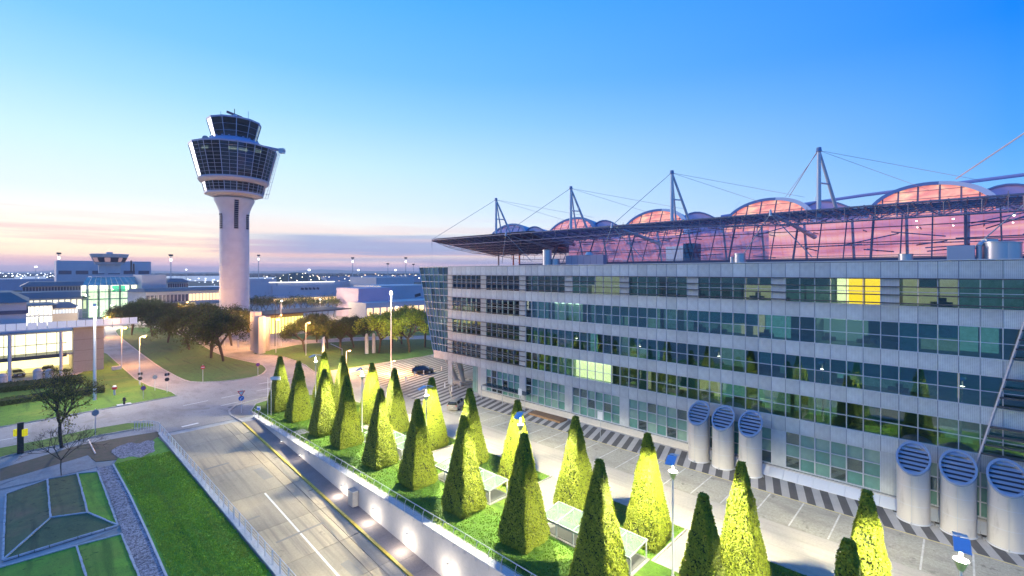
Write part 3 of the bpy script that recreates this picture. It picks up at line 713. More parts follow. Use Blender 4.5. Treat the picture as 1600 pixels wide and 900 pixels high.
# glowing back walls added behind the glass to lighten the dark windows
DIM = [mat('added office glow %d' % i, (.25,.3,.3), .7, emit=c, es=e, var=.5, vs_=1.6) for i, (c, e) in enumerate((((.35,.8,.8), .09), ((.5,.85,.6), .14), ((.25,.6,.7), .06), ((1,.82,.45), .34), ((.3,.78,.75), .24)))]
for bi in range(4):
    k = -10
    while k < 50:
        n = rs.choice((1,2,2,3,4)); zt, zb = BANDS[bi]
        if rs.random() < .68 and not any(a_ < k+n and k < b_ and bi == c_ for a_, b_, c_ in ROOMS):
            m_ = rs.choice((DIM[0],DIM[0],DIM[1],DIM[2],DIM[3],DIM[4])) if bi else rs.choice((DIM[2],DIM[3],DIM[0]))
            d = rs.uniform(1.8, 4.2) if k < 18 else rs.uniform(.7, 1.4); MB().box(FX+d, FX+d+.04, ym(k)+.06, ym(min(50,k+n))-.06, zb-.02, zt+.02).build('added_glow_wall', m_, B)
            if rs.random() < .5:
                for q in range(n): MB().box(FX+1.0, FX+1.1, ym(k+q)+.3, ym(k+q)+1.05, zt-.1, zt-.07).build('ceiling_light', mat('small ceiling tube', (.9,.9,.8), .5, emit=(1,.95,.7), es=2.2), B)
        k += n
# -- panes
frame = MB(); panes = []
for k in range(K0, K1):
    y0, y1 = ym(k), ym(k+1)
    for bi, (zt, zb) in enumerate(BANDS):
        if solid(k) and (bi == 0 or k >= 35): continue
        zm = (zt+zb)/2
        panes += [(k, bi, zm+.03, zt-.03), (k, bi, zb+.03, zm-.03)]
    if not solid(k) and k < 43:
        for q in range(3): panes.append((k, 4, .95+q*1.25+.03, .95+(q+1)*1.25-.03))
panes.sort(key=lambda p: (0 if visible(p[0]) else 1, near(ym(p[0]), p[2])))
gm = {}
rest = {}
for n, (k, bi, zb, zt) in enumerate(panes):
    h = zt-zb
    m = M_GL if bi < 4 else M_FROST[(k*7+int(zb*3)) % 3]
    if bi == 4 and rs.random() < .22: m = M_GL
    if n < 300:
        key = (round(h,2), m.name)
        if key not in gm:
            me = MB().box(.1,.125,.05,MOD-.05,0,h).mesh('window_pane'); me.materials.append(m); gm[key] = me
        # each pane sits a hair out of true, as real glazing does
        inst('window_pane', gm[key], (FX, ym(k), zb), B, rot=(0, R(rs.uniform(-.25,.25)), R(rs.uniform(-.25,.25))))
    else:
        r_ = rest.setdefault(m.name, (MB(), m))[0]; r_.box(FX+.1,FX+.125,ym(k)+.05,ym(k+1)-.05,zb,zt)
for nme, (mb, m) in rest.items(): tag(mb.build('window_pane', m, B), kind='stuff')
# dark recess behind the clear ground-floor panes
MB().box(FX+1.6, FX+1.7, ym(K0), ym(43), .95, 4.7).build('partition', mat('ground floor wall', (.10,.12,.10), .8, var=.4, vs_=.5), B)
# -- blinds
bl = {}
def blind(k, bi, frac, m):
    zt, zb = BANDS[bi]; h = (zt-zb)*frac
    bl.setdefault(m.name, (MB(), m))[0].box(FX+.2, FX+.22, ym(k)+.05, ym(k+1)-.05, zt-h, zt)
for k in range(K0, K1):
    for bi in range(4):
        if solid(k) and (bi == 0 or k >= 35): continue
        c = rs.random()
        if bi == 0 and kk(1376) <= k <= kk(1298): continue
        if bi == 3 and kk(952) <= k <= kk(897): continue
        if k > 35 and bi: continue
        g_ = math.sin(k*.55+bi*2.1)+math.sin(k*.21+bi*4)
        if bi == 0:
            if g_ > -.2: blind(k, bi, rs.choice((.35,.5,.5,.8)), M_BLD[2])
            elif c < .2: blind(k, bi, .3, M_BLD[2])
        elif bi == 1:
            if g_ > .2: blind(k, bi, rs.choice((.45,.5,1,.5)), M_BLD[1] if k > 14 else M_BLD[3])
        elif bi == 2:
            if g_ > -.1: blind(k, bi, rs.choice((.5,1,.5,1)), M_BLD[0] if rs.random() < .7 else M_BLD[3])
        elif c < .22: blind(k, bi, rs.choice((.5,1)), M_BLD[0])
for nme, (mb, m) in bl.items(): tag(mb.build('window_blind', m, B), kind='stuff')
# -- mullions, transoms, joints
vmul = MB().box(-.07,.04,-.022,.022,0,PAR-4.72).mesh('mullion'); vmul.materials.append(mat('panel joint', (.20,.22,.27), .5))
gmul = MB().box(-.04,.12,-.05,.05,0,3.8).mesh('mullion'); gmul.materials.append(M_FRAME)
for k in range(K0, K1+1):
    inst('mullion', vmul, (FX, ym(k), 4.72), B)
    if k <= 43: inst('mullion', gmul, (FX, ym(k), .9), B)
def hbar(zz, h, x0, x1, k0, k1, m, name='transom'):
    MB().box(FX+x0, FX+x1, ym(k0), ym(k1), zz-h/2, zz+h/2).build(name, m, B)
for bi, (zt, zb) in enumerate(BANDS):
    for zz in (zt, zb): hbar(zz, .05, -.075, .13, K0, K1, M_FRAME)
    hbar((zt+zb)/2, .055, -.02, .13, K0, K1, M_FRAME)
for zz in (.95, 2.2, 3.45, 4.7): hbar(zz, .07, -.03, .13, K0, 43, M_FRAME)
for bi, (zt, zb) in enumerate(BANDS):
    fr_ = MB()
    for k in range(K0, K1+1): fr_.box(FX-.085, FX+.12, ym(k)-.03, ym(k)+.03, zb+.035, zt-.035)
    tag(fr_.build('window_frame', M_FRAME, B), kind='stuff')
# -- louvre bars: whole top band, and all bands toward the far end
def louv(bi, k0, k1):
    zt, zb = BANDS[bi]
    for q in range(4):
        zz = zt-.05-q*(zt-zb+.0)/3.4
        MB().box(FX-.46, FX-.2, ym(k0), ym(k1), zz-.05, zz+.05).build('louvre', M_LOUV, B)
    br = MB()
    for k in range(k0, k1+1, 3):
        for q in range(4):
            zz = zt-.05-q*(zt-zb)/3.4; br.box(FX-.2, FX-.08, ym(k)-.02, ym(k)+.02, zz-.05, zz+.05)
    tag(br.build('louvre_bracket', M_LOUV, B), kind='stuff')
louv(0, K0, K1)
for bi in (1,2,3): louv(bi, 35, K1)
# right-hand oblique screen: louvred layer hung beyond a slanting silver edge
zt_, zb2 = 17.4, 4.7
yA, yB = -3.7, -.9
for (zt, zb) in BANDS[1:]:
    for q in range(4):
        zz = zt-.05-q*(zt-zb)/3.4
        yy = yA+(yB-yA)*(zt_-zz)/(zt_-zb2)
        MB().box(FX-.6, FX-.2, ym(K0), yy, zz-.07, zz+.05).build('louvre', M_LOUV, B)
mb = MB(); mb.cyl((FX-.42, yA-.1, zt_+.3), (FX-.42, yB+.1, zb2-.3), .10, n=4); mb.build('slanting_trim', mat('slanting trim paint', (.40,.43,.48), .6), B)
# plinth and sloping apron
mb = MB().box(FX-.35, FX+.05, ym(K0), ym(43), 0, .86); mb.build('plinth', M_CONC, B)
mb = MB()
for k in range(K0, 14): mb.add([(FX-1.25,ym(k)+.01,.05),(FX-.36,ym(k)+.01,.75),(FX-.36,ym(k+1)-.01,.75),(FX-1.25,ym(k+1)-.01,.05),(FX-1.25,ym(k)+.01,0),(FX-.36,ym(k)+.01,0),(FX-.36,ym(k+1)-.01,0),(FX-1.25,ym(k+1)-.01,0)], [(0,1,2,3),(4,5,1,0),(2,3,7,6),(0,3,7,4)])
mb.build('apron', M_STEELP, B)
# -- glazed far end leaning outward, carried over the open corner
yl = ym(K1)
GX = 0
rows = [22.45, 20.95, 19.6, 18.3, 17.0, 15.6, 14.3, 12.9, 11.6, 10.2, 8.9, 7.55, 6.2]
def yend(zz): return 74.4+(zz-5.2)*(79.3-74.4)/17.2
ncol = 6
gl2 = MB()
for i in range(len(rows)-1):
    for j in range(ncol):
        a0 = yl+.06+(yend(rows[i])-yl)*j/ncol; a1 = yl-.06+(yend(rows[i])-yl)*(j+1)/ncol
        b0 = yl+.06+(yend(rows[i+1])-yl)*j/ncol; b1 = yl-.06+(yend(rows[i+1])-yl)*(j+1)/ncol
        MB().quad((FX+.05,b0,rows[i+1]+.05),(FX+.05,b1,rows[i+1]+.05),(FX+.05,a1,rows[i]-.05),(FX+.05,a0,rows[i]-.05)).build('corner_pane', M_GLC, B)
mb = MB()
for zz in rows: mb.box(FX-.06, FX+.1, yl, yend(zz), zz-.045, zz+.045)
mb.build('transom', M_FRAME, B)
for j in range(ncol+1):
    MB().cyl((FX-.0, yl+(yend(22.5)-yl)*j/ncol, 22.5), (FX-.0, yl+(yend(6.2)-yl)*j/ncol, 6.2), .06, n=4).build('mullion', M_FRAME, B)
# far end wall, glazed too
for i in range(len(rows)-1):
    for j in range(8):
        x0 = FX+.1+j*1.5
        MB().quad((x0+.05,yend(rows[i+1]),rows[i+1]+.05),(x0+1.45,yend(rows[i+1]),rows[i+1]+.05),(x0+1.45,yend(rows[i]),rows[i]-.05),(x0+.05,yend(rows[i]),rows[i]-.05)).build('corner_pane', M_GLC, B)
mb = MB()
for zz in rows: mb.box(FX, FX+12.2, yend(zz)-.05, yend(zz)+.05, zz-.045, zz+.045)
for j in range(9): mb.cyl((FX+.1+j*1.5, yend(22.5), 22.5), (FX+.1+j*1.5, yend(5.2), 5.2), .06, n=4)
mb.build('transom', M_FRAME, B)
MB().add([(FX+1.6,yl+.1,6),(FX+11.6,yl+.1,6),(FX+11.6,73.6,6),(FX+1.6,73.6,6),(FX+1.6,yl+.1,22.3),(FX+11.6,yl+.1,22.3),(FX+11.6,78.2,22.3),(FX+1.6,78.2,22.3)], [(3,2,1,0),(4,5,6,7),(0,1,5,4),(1,2,6,5),(2,3,7,6),(3,0,4,7)]).build('inner_core', mat('corner core', (.14,.27,.31), .7, var=.5, vs_=.5), B)
mb = MB()
for (a, b) in zs: mb.add([(FX+.35,yl,b),(FX+12,yl,b),(FX+12,yend(b)-.3,b),(FX+.35,yend(b)-.3,b),(FX+.35,yl,a),(FX+12,yl,a),(FX+12,yend(a)-.3,a),(FX+.35,yend(a)-.3,a)], [(3,2,1,0),(4,5,6,7),(0,1,5,4),(1,2,6,5),(2,3,7,6),(3,0,4,7)])
mb.build('floor_slab', M_INT, B)
for zz in (20.3, 15.9, 11.9, 8.6):
    for x in (1.2, 3.0, 5.0): MB().box(FX+x, FX+x+.25, yl+.6, yl+4.6, zz, zz+.05).build('ceiling_light', M_LITC if zz in (15.9, 11.9) else M_INT, B)
# panelled underside edge
for k in range(43, 54):
    y0, y1 = ym(k), min(ym(k+1), 74.3)
    if y1 > y0+.1 and k >= 50: MB().box(FX-.06, FX+.02, y0+.012, y1-.012, 4.8, 6.15).build('facade_panel', M_PAN, B)
MB().box(FX+.03, FX+14, ym(43), 74.3, 4.85, 5.5).build('soffit', M_STEELP, B)
MB().box(FX+.05, FX+.35, ym(43)-.3, ym(43)+.9, 0, 4.8).build('corner_pier', M_CONC, B)
MB().box(FX+.4, FX+.5, ym(43)+.9, ym(45), 0, 4.8).build('corner_glazing', M_FROST[2], B)
MB().box(FX+.6, FX+14, ym(43), ym(43)+.3, 0, 4.8).build('end_wall', M_FROST[0], B)
for x, y in ((58.6, 71.0), (58.6, 69.0)):
    MB().cyl((x, y, 0), (x-1.6, y+(1.2 if y > 70 else -.3), 4.9), .42, .55, n=16).build('raking_column', M_CONC, B, smooth=True)
MB().box(57.2, 59.9, 68, 72, 0, .5).build('column_base', M_CONC, B)
# roof plant
def thingm(name, mb, m, label, cat, at=None, **k):
    o = mb.build(name, m, at=at, **k); return tag(o, label, cat)
M_DUCT = mat('roof duct steel', (.6,.6,.62), .35, .6)
def vent(px, Xr, r, h, label):
    t = (px-800)/FPX; Z = Xr/(SN+t*CS); x, y = gd(px, Z)
    e = empty('roof_vent', (x, y, PAR), 0, label, 'roof vent')
    MB().cyl((x,y,PAR+.05),(x,y,PAR+h),r,n=20).build('vent_body', M_DUCT, e, smooth=True)
    MB().cyl((x,y,PAR+h),(x,y,PAR+h+.12),r*1.06,n=20).build('vent_cap', M_STEEL, e, smooth=True)
    return e, x, y
vent(855, 60, .75, 2.6, 'tall pale vent cylinder on the roof below the canopy tip')
vent(868, 61, .7, 1.1, 'dark squat vent beside the tall pale one on the roof')
vent(1156, 58, .62, 1.1, 'silver drum vent on the roof near the middle of the glass hall')
vent(1144, 58, .22, .7, 'small pipe vent just left of the silver drum vent')
vent(1415, 58, .55, .65, 'low white drum vent on the roof below the largest arch')
vent(1560, 58.5, 1.0, 1.55, 'large double silver drum vent at the right end of the roof')
e, x, y = vent(1575, 58.5, .85, 1.5, 'silver drum vent partly behind the largest drum at the right end of the roof')
x, y = gd(1530, 58/(SN+(730/730)*CS)); 
e = empty('roof_duct', (x, y, PAR), 0, 'bent pipe duct with a horizontal snout on the roof at the right', 'duct')
MB().path([(x,y,PAR),(x,y,PAR+1.35),(x+.12,y-.15,PAR+1.6),(x+.35,y-.4,PAR+1.7)],.2,12).build('pipe', M_DUCT, e, smooth=True)
MB().obox((x+.6,y-.65,PAR+1.7),(1.0,.5,.5),(0,0,R(-46))).build('snout', M_DUCT, e)
x, y = gd(1501, 58/(SN+(701/730)*CS)); thingm('plant_box', MB().box(x-.6,x+.6,y-.9,y+.9,PAR,PAR+1.4), mat('plant box', (.42,.46,.52), .6), 'grey box of roof plant at the right, below the arch', 'plant box', at=(x,y,PAR), bevel=.04)
x, y = gd(920, 62/(SN+(120/730)*CS))
e = empty('plant_housing', (x, y, PAR), 0, 'row of mauve grey panels housing plant on the roof in front of the glass hall', 'plant housing')
for q in range(6): MB().box(x-.5,x+.5,y-3+q*1.2+.02,y-3+(q+1)*1.2-.02,PAR,PAR+1.75).build('housing_panel', mat('mauve panel', (.42,.36,.44), .5), e)
MB().cyl((x,y,PAR+1.75),(x,y,PAR+2.2),.7,.4,n=14).build('cowl', M_STEELP, e, smooth=True)
# ---------------------------------------------------------------- slant-cut vent pipes in front of the building
vp = empty('vent_pipe', (0,0,0), 0, 'x', 'vent pipe', local=True)
r_ = 1.12
n = 40
mb = MB(); vs = []
M_PIPE = mat('vent pipe paint', (.60,.57,.53), .36, .1, c2=(.40,.375,.34), vs_=1.3, det=8)
_t, _b = nodes_of(M_PIPE); _r = [n for n in _t.nodes if n.type == 'VALTORGB'][0]; _r.color_ramp.elements[0].position = .22; _r.color_ramp.elements[1].position = .46
_n = [n for n in _t.nodes if n.type == 'TEX_NOISE'][0]; _m = _t.nodes.new('ShaderNodeMapping'); _m.inputs['Scale'].default_value = (1.6,1.6,.35); _c = [n for n in _t.nodes if n.type == 'TEX_COORD'][0]; _t.links.new(_c.outputs['Object'], _m.inputs[0]); _t.links.new(_m.outputs[0], _n.inputs['Vector'])
M_PIPB = mat('vent louvre blue grey', (.33,.39,.50), .35, .1)
def cutz(x): return 5.35+x*.95
for i in range(n):
    a = 2*math.pi*i/n; vs.append((r_*math.cos(a), r_*math.sin(a), 0))
for i in range(n):
    a = 2*math.pi*i/n; vs.append((r_*math.cos(a), r_*math.sin(a), cutz(r_*math.cos(a))))
mb.add(vs, [(i,(i+1)%n,n+(i+1)%n,n+i) for i in range(n)])
mb.build('pipe_shell', M_PIPE, vp, smooth=True)
MB().cyl((0,0,0),(0,0,.12),r_+.06,n=n).build('foot_ring', M_STEELP, vp, smooth=True)
mb = MB().box(-r_-.012,-r_+.01,-.02,.02,0,cutz(-r_)); mb.build('seam', M_STEEL, vp)
for zz in (1.55, 3.1): MB().cyl((0,0,zz),(0,0,zz+.035),r_+.015,n=n,caps=False).build('ring_seam', M_STEELP, vp)
for q in range(12):
    a = 2*math.pi*q/12
    if q % 3 == 0: MB().obox(((r_+.1)*math.cos(a),(r_+.1)*math.sin(a),.08),(.2,.1,.16),(0,0,a)).build('foot_bracket', M_STEEL, vp)
rim = MB(); ro, ri = r_+.05, r_-.1
for i in range(n):
    a, b = 2*math.pi*i/n, 2*math.pi*(i+1)/n
    q = [(ro*math.cos(t), ro*math.sin(t), cutz(ro*math.cos(t))) for t in (a,b)]+[(ri*math.cos(t), ri*math.sin(t), cutz(ri*math.cos(t))) for t in (b,a)]
    rim.add([(x,y,zz-.1) for x,y,zz in q]+[(x-.05,y,zz+.06) for x,y,zz in q], [(4,5,6,7),(0,1,5,4),(2,3,7,6)])
rim.build('rim', M_PIPB, vp, smooth=False)
for q in range(7):
    x = -.92+q*.3; wdt = math.sqrt(max(.05, ri*ri-x*x))
    MB().obox((x, 0, cutz(x)-.06), (.31, 2*wdt, .03), (0, R(-24), 0)).build('louvre_blade', M_PIPB, vp)
MB().obox((0,0,cutz(0)-.35),(2.2,1.6,.03),(0,R(-43.5),0)).build('duct_back', mat('duct back', (.07,.09,.14), .6), vp)
plabs = ['slant-cut vent pipe, farthest of the three in the middle of the long front', 'slant-cut vent pipe, middle one of the three in the middle of the long front', 'slant-cut vent pipe, nearest of the three in the middle of the long front', 'large slant-cut vent pipe, leftmost of the three at the right edge', 'large slant-cut vent pipe, middle one of the three at the right edge', 'large slant-cut vent pipe at the very right edge of the picture']
for i, (x, y) in enumerate(((53.5,21.6),(53.5,18.9),(53.5,16.1),(53.4,2.9),(53.4,.1),(53.4,-2.7))):
    place(vp, i > 0, (x, y, .01), R(rs.uniform(-3,3)), plabs[i], 'slant-cut vent pipes before the building')
# ---------------------------------------------------------------- forum hall: glass wall, lattice canopy, vaulted roof, masts
def ssm(a, b, v): t = max(0, min(1, (v-a)/(b-a))); return t*t*(3-2*t)
def cz(x, y): return 28.5-(x-62)*.133*ssm(22, 58, y)
M_LAT = mat('canopy steel', (.24,.22,.28), .45, .3)
M_LATD = mat('canopy slat', (.36,.27,.36), .5, .2)
M_RIB = mat('blue grey rib', (.22,.29,.46), .4, .1)
M_RIBW = mat('pale rib', (.72,.75,.80), .4)
def lit(name, stops, es, s=.35, stretch=(1,1,3)):  # emission noise that paints a glow on a surface
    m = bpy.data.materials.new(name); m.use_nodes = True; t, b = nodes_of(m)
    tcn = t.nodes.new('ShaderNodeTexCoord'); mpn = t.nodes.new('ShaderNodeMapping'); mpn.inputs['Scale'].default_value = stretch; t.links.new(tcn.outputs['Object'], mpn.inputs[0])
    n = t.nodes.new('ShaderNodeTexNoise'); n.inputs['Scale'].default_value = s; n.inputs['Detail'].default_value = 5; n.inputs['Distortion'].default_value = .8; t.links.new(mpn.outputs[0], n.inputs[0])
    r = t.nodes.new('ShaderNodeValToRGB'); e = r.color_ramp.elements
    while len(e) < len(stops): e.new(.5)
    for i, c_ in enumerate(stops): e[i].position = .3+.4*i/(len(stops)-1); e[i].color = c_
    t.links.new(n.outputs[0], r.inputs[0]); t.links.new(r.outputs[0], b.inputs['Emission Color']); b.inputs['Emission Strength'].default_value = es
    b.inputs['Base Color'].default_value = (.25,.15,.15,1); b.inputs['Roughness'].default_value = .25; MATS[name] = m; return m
M_PINK = lit('rose hall painted glow', [srgb(150,104,148), srgb(218,144,164), srgb(250,184,184), srgb(255,222,200)], .80, .4, (1,.2,1.5))
M_MAUV = lit('mauve hall painted glow', [srgb(92,88,135), srgb(132,108,155), srgb(196,130,155), srgb(150,150,205)], .75)  # weaker light at this end of the hall painted into the colours
M_ORNG = lit('vault glazing painted glow', [srgb(206,116,118), srgb(238,144,124), srgb(250,176,150), srgb(255,212,166)], .82, .5, (1,1,2.2))  # sunset reflection and inner glow put into emission colours
M_ORNG2 = lit('dimmer vault painted glow', [srgb(170,108,140), srgb(212,134,148), srgb(240,160,146), srgb(176,140,185)], .8, .5, (1,1,2.2))
M_LILAC = mat('lilac roof membrane', (.62,.48,.66), .5, var=.12, vs_=.4)
M_HGL = glass_mat('hall glass', (.95,.85,.9), .92, gl=.1)
HB = empty('forum_hall', (72, 20, 22.4), 0, 'glass hall with a painted rose and orange glow under a lattice canopy and vaulted roof', 'hall')
YS = [54.9-2.636*i for i in range(34)]
def gx(zz): return 68+3*(zz-23.2)/5.4
ZR = [23.2, 25.0, 26.8]
for i in range(len(YS)-1):
    ya, yb = YS[i+1], YS[i]
    top = min(28.5, cz(71, ya), cz(71, yb))+.15
    zr = ZR+[top]
    for j in range(3):
        z0, z1 = zr[j]+.03, zr[j+1]-.03
        MB().quad((gx(z0),yb-.04,z0),(gx(z0),ya+.04,z0),(gx(z1),ya+.04,z1),(gx(z1),yb-.04,z1)).build('glass_pane', M_HGL, HB)
    MB().cyl((gx(23)-.05,yb,23.0),(gx(top)-.05,yb,top),.13 if i % 3 == 0 else .07,n=6).build('mullion', M_LAT, HB)
for zz in ZR: MB().cyl((gx(zz)-.05,YS[0],zz),(gx(zz)-.05,YS[-1],zz),.06,n=6).build('transom', M_LAT, HB)
MB().box(66.6,68.2,YS[-1],62,22.5,23.1).build('gutter', mat('blue gutter', (.06,.09,.18), .4), HB)
MB().box(66.4,66.5,YS[-1],62,23.35,23.42).build('guard_rail', M_LAT, HB)
# rooms of the hall behind the glass, their glow painted by emission
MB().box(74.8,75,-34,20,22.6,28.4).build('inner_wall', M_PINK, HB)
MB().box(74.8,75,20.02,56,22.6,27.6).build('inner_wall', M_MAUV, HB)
MB().box(71.8,74.7,31.6,34.3,22.6,25.6).build('inner_block', mat('pale inner block', (.5,.55,.65), .6, emit=(.6,.75,1), es=.35), HB)
MB().box(72.0,74.7,29.8,31.55,22.6,26.0).build('inner_block', mat('dark inner block', (.12,.18,.26), .6), HB)
rr = random.Random(5)
mb = MB()
for i in range(46):
    y = rr.uniform(-32, 54); zz = rr.uniform(23.2, 28); mb.cyl((rr.uniform(71.5,74),y,zz),(rr.uniform(71.5,74),y-rr.uniform(1,7),zz+rr.uniform(-.8,1.6)),.07,n=4)
tag(mb.build('inner_bracing', M_LAT, HB), kind='stuff')
for y in (0.5, 3.5, -4): MB().cyl((69.5,y,27.2),(69.5,y,27.28),.08,n=10).build('floodlight', M_LAMPW, HB)
# columns, walkway and roof girders seen through the hall glass
q = 0
for i in range(16):
    y = 52-5.27*i; MB().cyl((74.4,y,22.6),(72.6,y,28.2),.16,n=8).build('inner_column', M_STEELP, HB)
    MB().box(71.9,74.6,y-1.3,y-1.2,26.6,26.75).build('inner_beam', M_LAT, HB)
MB().box(73.6,74.6,-32,53,24.9,25.0).build('inner_walkway', mat('rose walkway', (.45,.30,.34), .5), HB)
# canopy deck
CN = empty('lattice_canopy', (62, 60, 28.5), 0, 'dark steel lattice canopy jutting to a sharp tip over the roof', 'canopy')
def cx1(y): return 82.3 if y > 54 else 71.0
yy = 83.7; slats = MB(); beams = []
i = 0
while yy > -34:
    x1 = cx1(yy); zz0, zz1 = cz(62,yy), cz(x1,yy)
    if yy > 44:
        if i % 6 == 0: MB().obox(((62+x1)/2, yy, (zz0+zz1)/2-.12), (x1-62+.1, .16, .34), (0, math.atan2(zz0-zz1, x1-62), 0)).build('cross_beam', M_LAT, CN)
        else: slats.obox(((62+x1)/2, yy, (zz0+zz1)/2), (x1-62, .05, .2), (0, math.atan2(zz0-zz1, x1-62), 0))
        yy -= .44
    else:
        if i % 2 == 0: MB().obox(((62+x1)/2, yy, (zz0+zz1)/2), (x1-62+.1, .12, .3), (0, math.atan2(zz0-zz1, x1-62), 0)).build('cross_beam', M_LAT, CN)
        else: slats.obox(((62+x1)/2, yy, (zz0+zz1)/2), (x1-62, .04, .12), (0, math.atan2(zz0-zz1, x1-62), 0))
        yy -= .66
    i += 1
# lengthwise slats following the warped plane
def along(x, dz, r, y0, y1, name='purlin', m=M_LAT, step=6.0, join=None):
    mb = join or MB(); y = y0
    while y > y1+.01:
        y2 = max(y1, y-step); mb.cyl((x,y,cz(x,y)+dz),(x,y2,cz(x,y2)+dz),r,n=5); y = y2
    if join is None: mb.build(name, m, CN)
x = 62.5
while x < 82.3:
    along(x, .1, .03, 83.7, 54.2 if x > 71 else -34, join=slats); x += .93
for x in (62, 64.2, 66.4, 68.6, 70.8): along(x, .0, .12, 83.7, -34)
for x in (73, 75.4, 77.8, 80.2, 82.3): along(x, .0, .1, 83.7, 54.2)
tag(slats.build('slat', M_LATD, CN), kind='stuff')
# roof membrane panels over the slats between the beams
deck = []
for a, b in ((83.7,78),(78,72),(72,66),(66,60),(60,54.2)):
    for u, v in ((62.2,67.2),(67.3,72.2),(72.3,77.2),(77.3,82.2)):
        MB().add([(u,b+.1,cz(u,b)+.28),(v,b+.1,cz(v,b)+.28),(v,a-.1,cz(v,a)+.28),(u,a-.1,cz(u,a)+.28),(u,b+.1,cz(u,b)+.33),(v,b+.1,cz(v,b)+.33),(v,a-.1,cz(v,a)+.33),(u,a-.1,cz(u,a)+.33)], [(3,2,1,0),(4,5,6,7),(0,1,5,4),(1,2,6,5),(2,3,7,6),(3,0,4,7)]).build('deck_panel', glass_mat('canopy deck glass', (.62,.40,.55), .8, gl=.05) if 'canopy deck glass' not in MATS else MATS['canopy deck glass'], CN)
# front truss, deepening to the right
def low(y): return 28.45-1.45*ssm(44, 14, y) if False else 28.45-1.45*(1-ssm(10, 46, y))
y = 46.0
lowc = MB(); web = MB()
while y > -34:
    y2 = y-2.64; lowc.cyl((62,y,low(y)),(62,y2,low(y2)),.1,n=6)
    web.cyl((62,y,28.45),(62,y2,low(y2)),.04,n=4); web.cyl((62,y2,28.45),(62,y2,low(y2)),.05,n=4); web.cyl((62,y,low(y)),(64.2,y2,28.4),.04,n=4); y = y2
lowc.build('lower_chord', M_LAT, CN); tag(web.build('truss_web', M_LAT, CN), kind='stuff')
y = 83.7
for q in range(15):
    MB().cyl((61.9,y,28.9),(61.9,y,26.9),.025,n=5).build('hanger', M_LAT, CN); y -= 7.9
# space frame of thin tubes under the deck
M_TUBE = mat('pale thin tube', (.52,.44,.54), .4, .2)
sf = MB(); stp = 2.6; y = 83.2
while y > -33:
    x1 = 82 if y > 55.5 else 70.4; nx_ = int((x1-62)/stp)
    for i in range(nx_):
        xa_, xb_ = 62.4+i*stp, 62.4+(i+1)*stp; xm_ = (xa_+xb_)/2; ym2 = y-stp/2
        dn = Vector((xm_, ym2, cz(xm_, ym2)-.95))
        for c4 in ((xa_,y),(xb_,y),(xa_,y-stp),(xb_,y-stp)): sf.cyl((c4[0],c4[1],cz(*c4)-.1), dn, .035, n=3, caps=False)
        if i < nx_-1: sf.cyl(dn, (xm_+stp, ym2, cz(xm_+stp, ym2)-.95), .045, n=3, caps=False)
        sf.cyl(dn, (xm_, ym2-stp, cz(xm_, ym2-stp)-.95), .045, n=3, caps=False)
    y -= stp
tag(sf.build('space_frame', M_TUBE, CN), kind='stuff')
# bowstring along the far edge and the tip
pts = [(62,83.7,28.4),(67,83.9,27.0),(74,83.9,26.0),(82.3,83.7,25.6)]
mb = MB().path(pts, .06, 5)
for p in ((64.5,27.6),(67,27.0),(70.5,26.4),(74,26.0),(78,25.8)): mb.cyl((p[0],83.8,p[1]),(p[0],83.8,cz(p[0],83.8)),.035,n=4)
mb.build('bowstring', M_LAT, CN)
mb = MB().path([(82.3,83.7,25.5),(82.3,75,24.4),(82.3,68,24.3),(82.3,60,24.4),(82.3,54.5,25.4)], .07, 5)
for y in (79,75,71.5,68,64,60,57): mb.cyl((82.3,y,24.45),(82.3,y,cz(82.3,y)),.05,n=4)
mb.build('bowstring', M_LAT, CN)
M_ROSE = mat('rose painted column', (.72,.25,.22), .5)
for (x, y, m) in ((82.3,83.5,M_LAT),(84,80,M_ROSE),(83,77,M_ROSE)): MB().cyl((x,y,21),(x,y,25.7),.2,n=8).build('column', m, CN)
# apex brackets with tapered arms reaching back through the glass
for y in (16.4, 38.3, 61.0, -5.0):
    MB().cyl((62,y,28.2),(62,y,29.0),.22,.1,n=8).build('apex_bracket', M_STEELP, CN)
    MB().cyl((62,y,28.6),(73,y-2.4,26.2),.12,.34,n=10).build('tapered_arm', M_RIBW, CN, smooth=True)
    MB().cyl((62,y,28.5),(65.5,y+4.5,23.3),.06,n=6).cyl((62,y,28.5),(65.5,y-3.6,23.3),.06,n=6).build('strut', M_STEELP, CN)
MB().cyl((62,83.7,28.4),(62,83.7,22.4),.02,n=4).build('tie_cable', M_STEEL, CN)
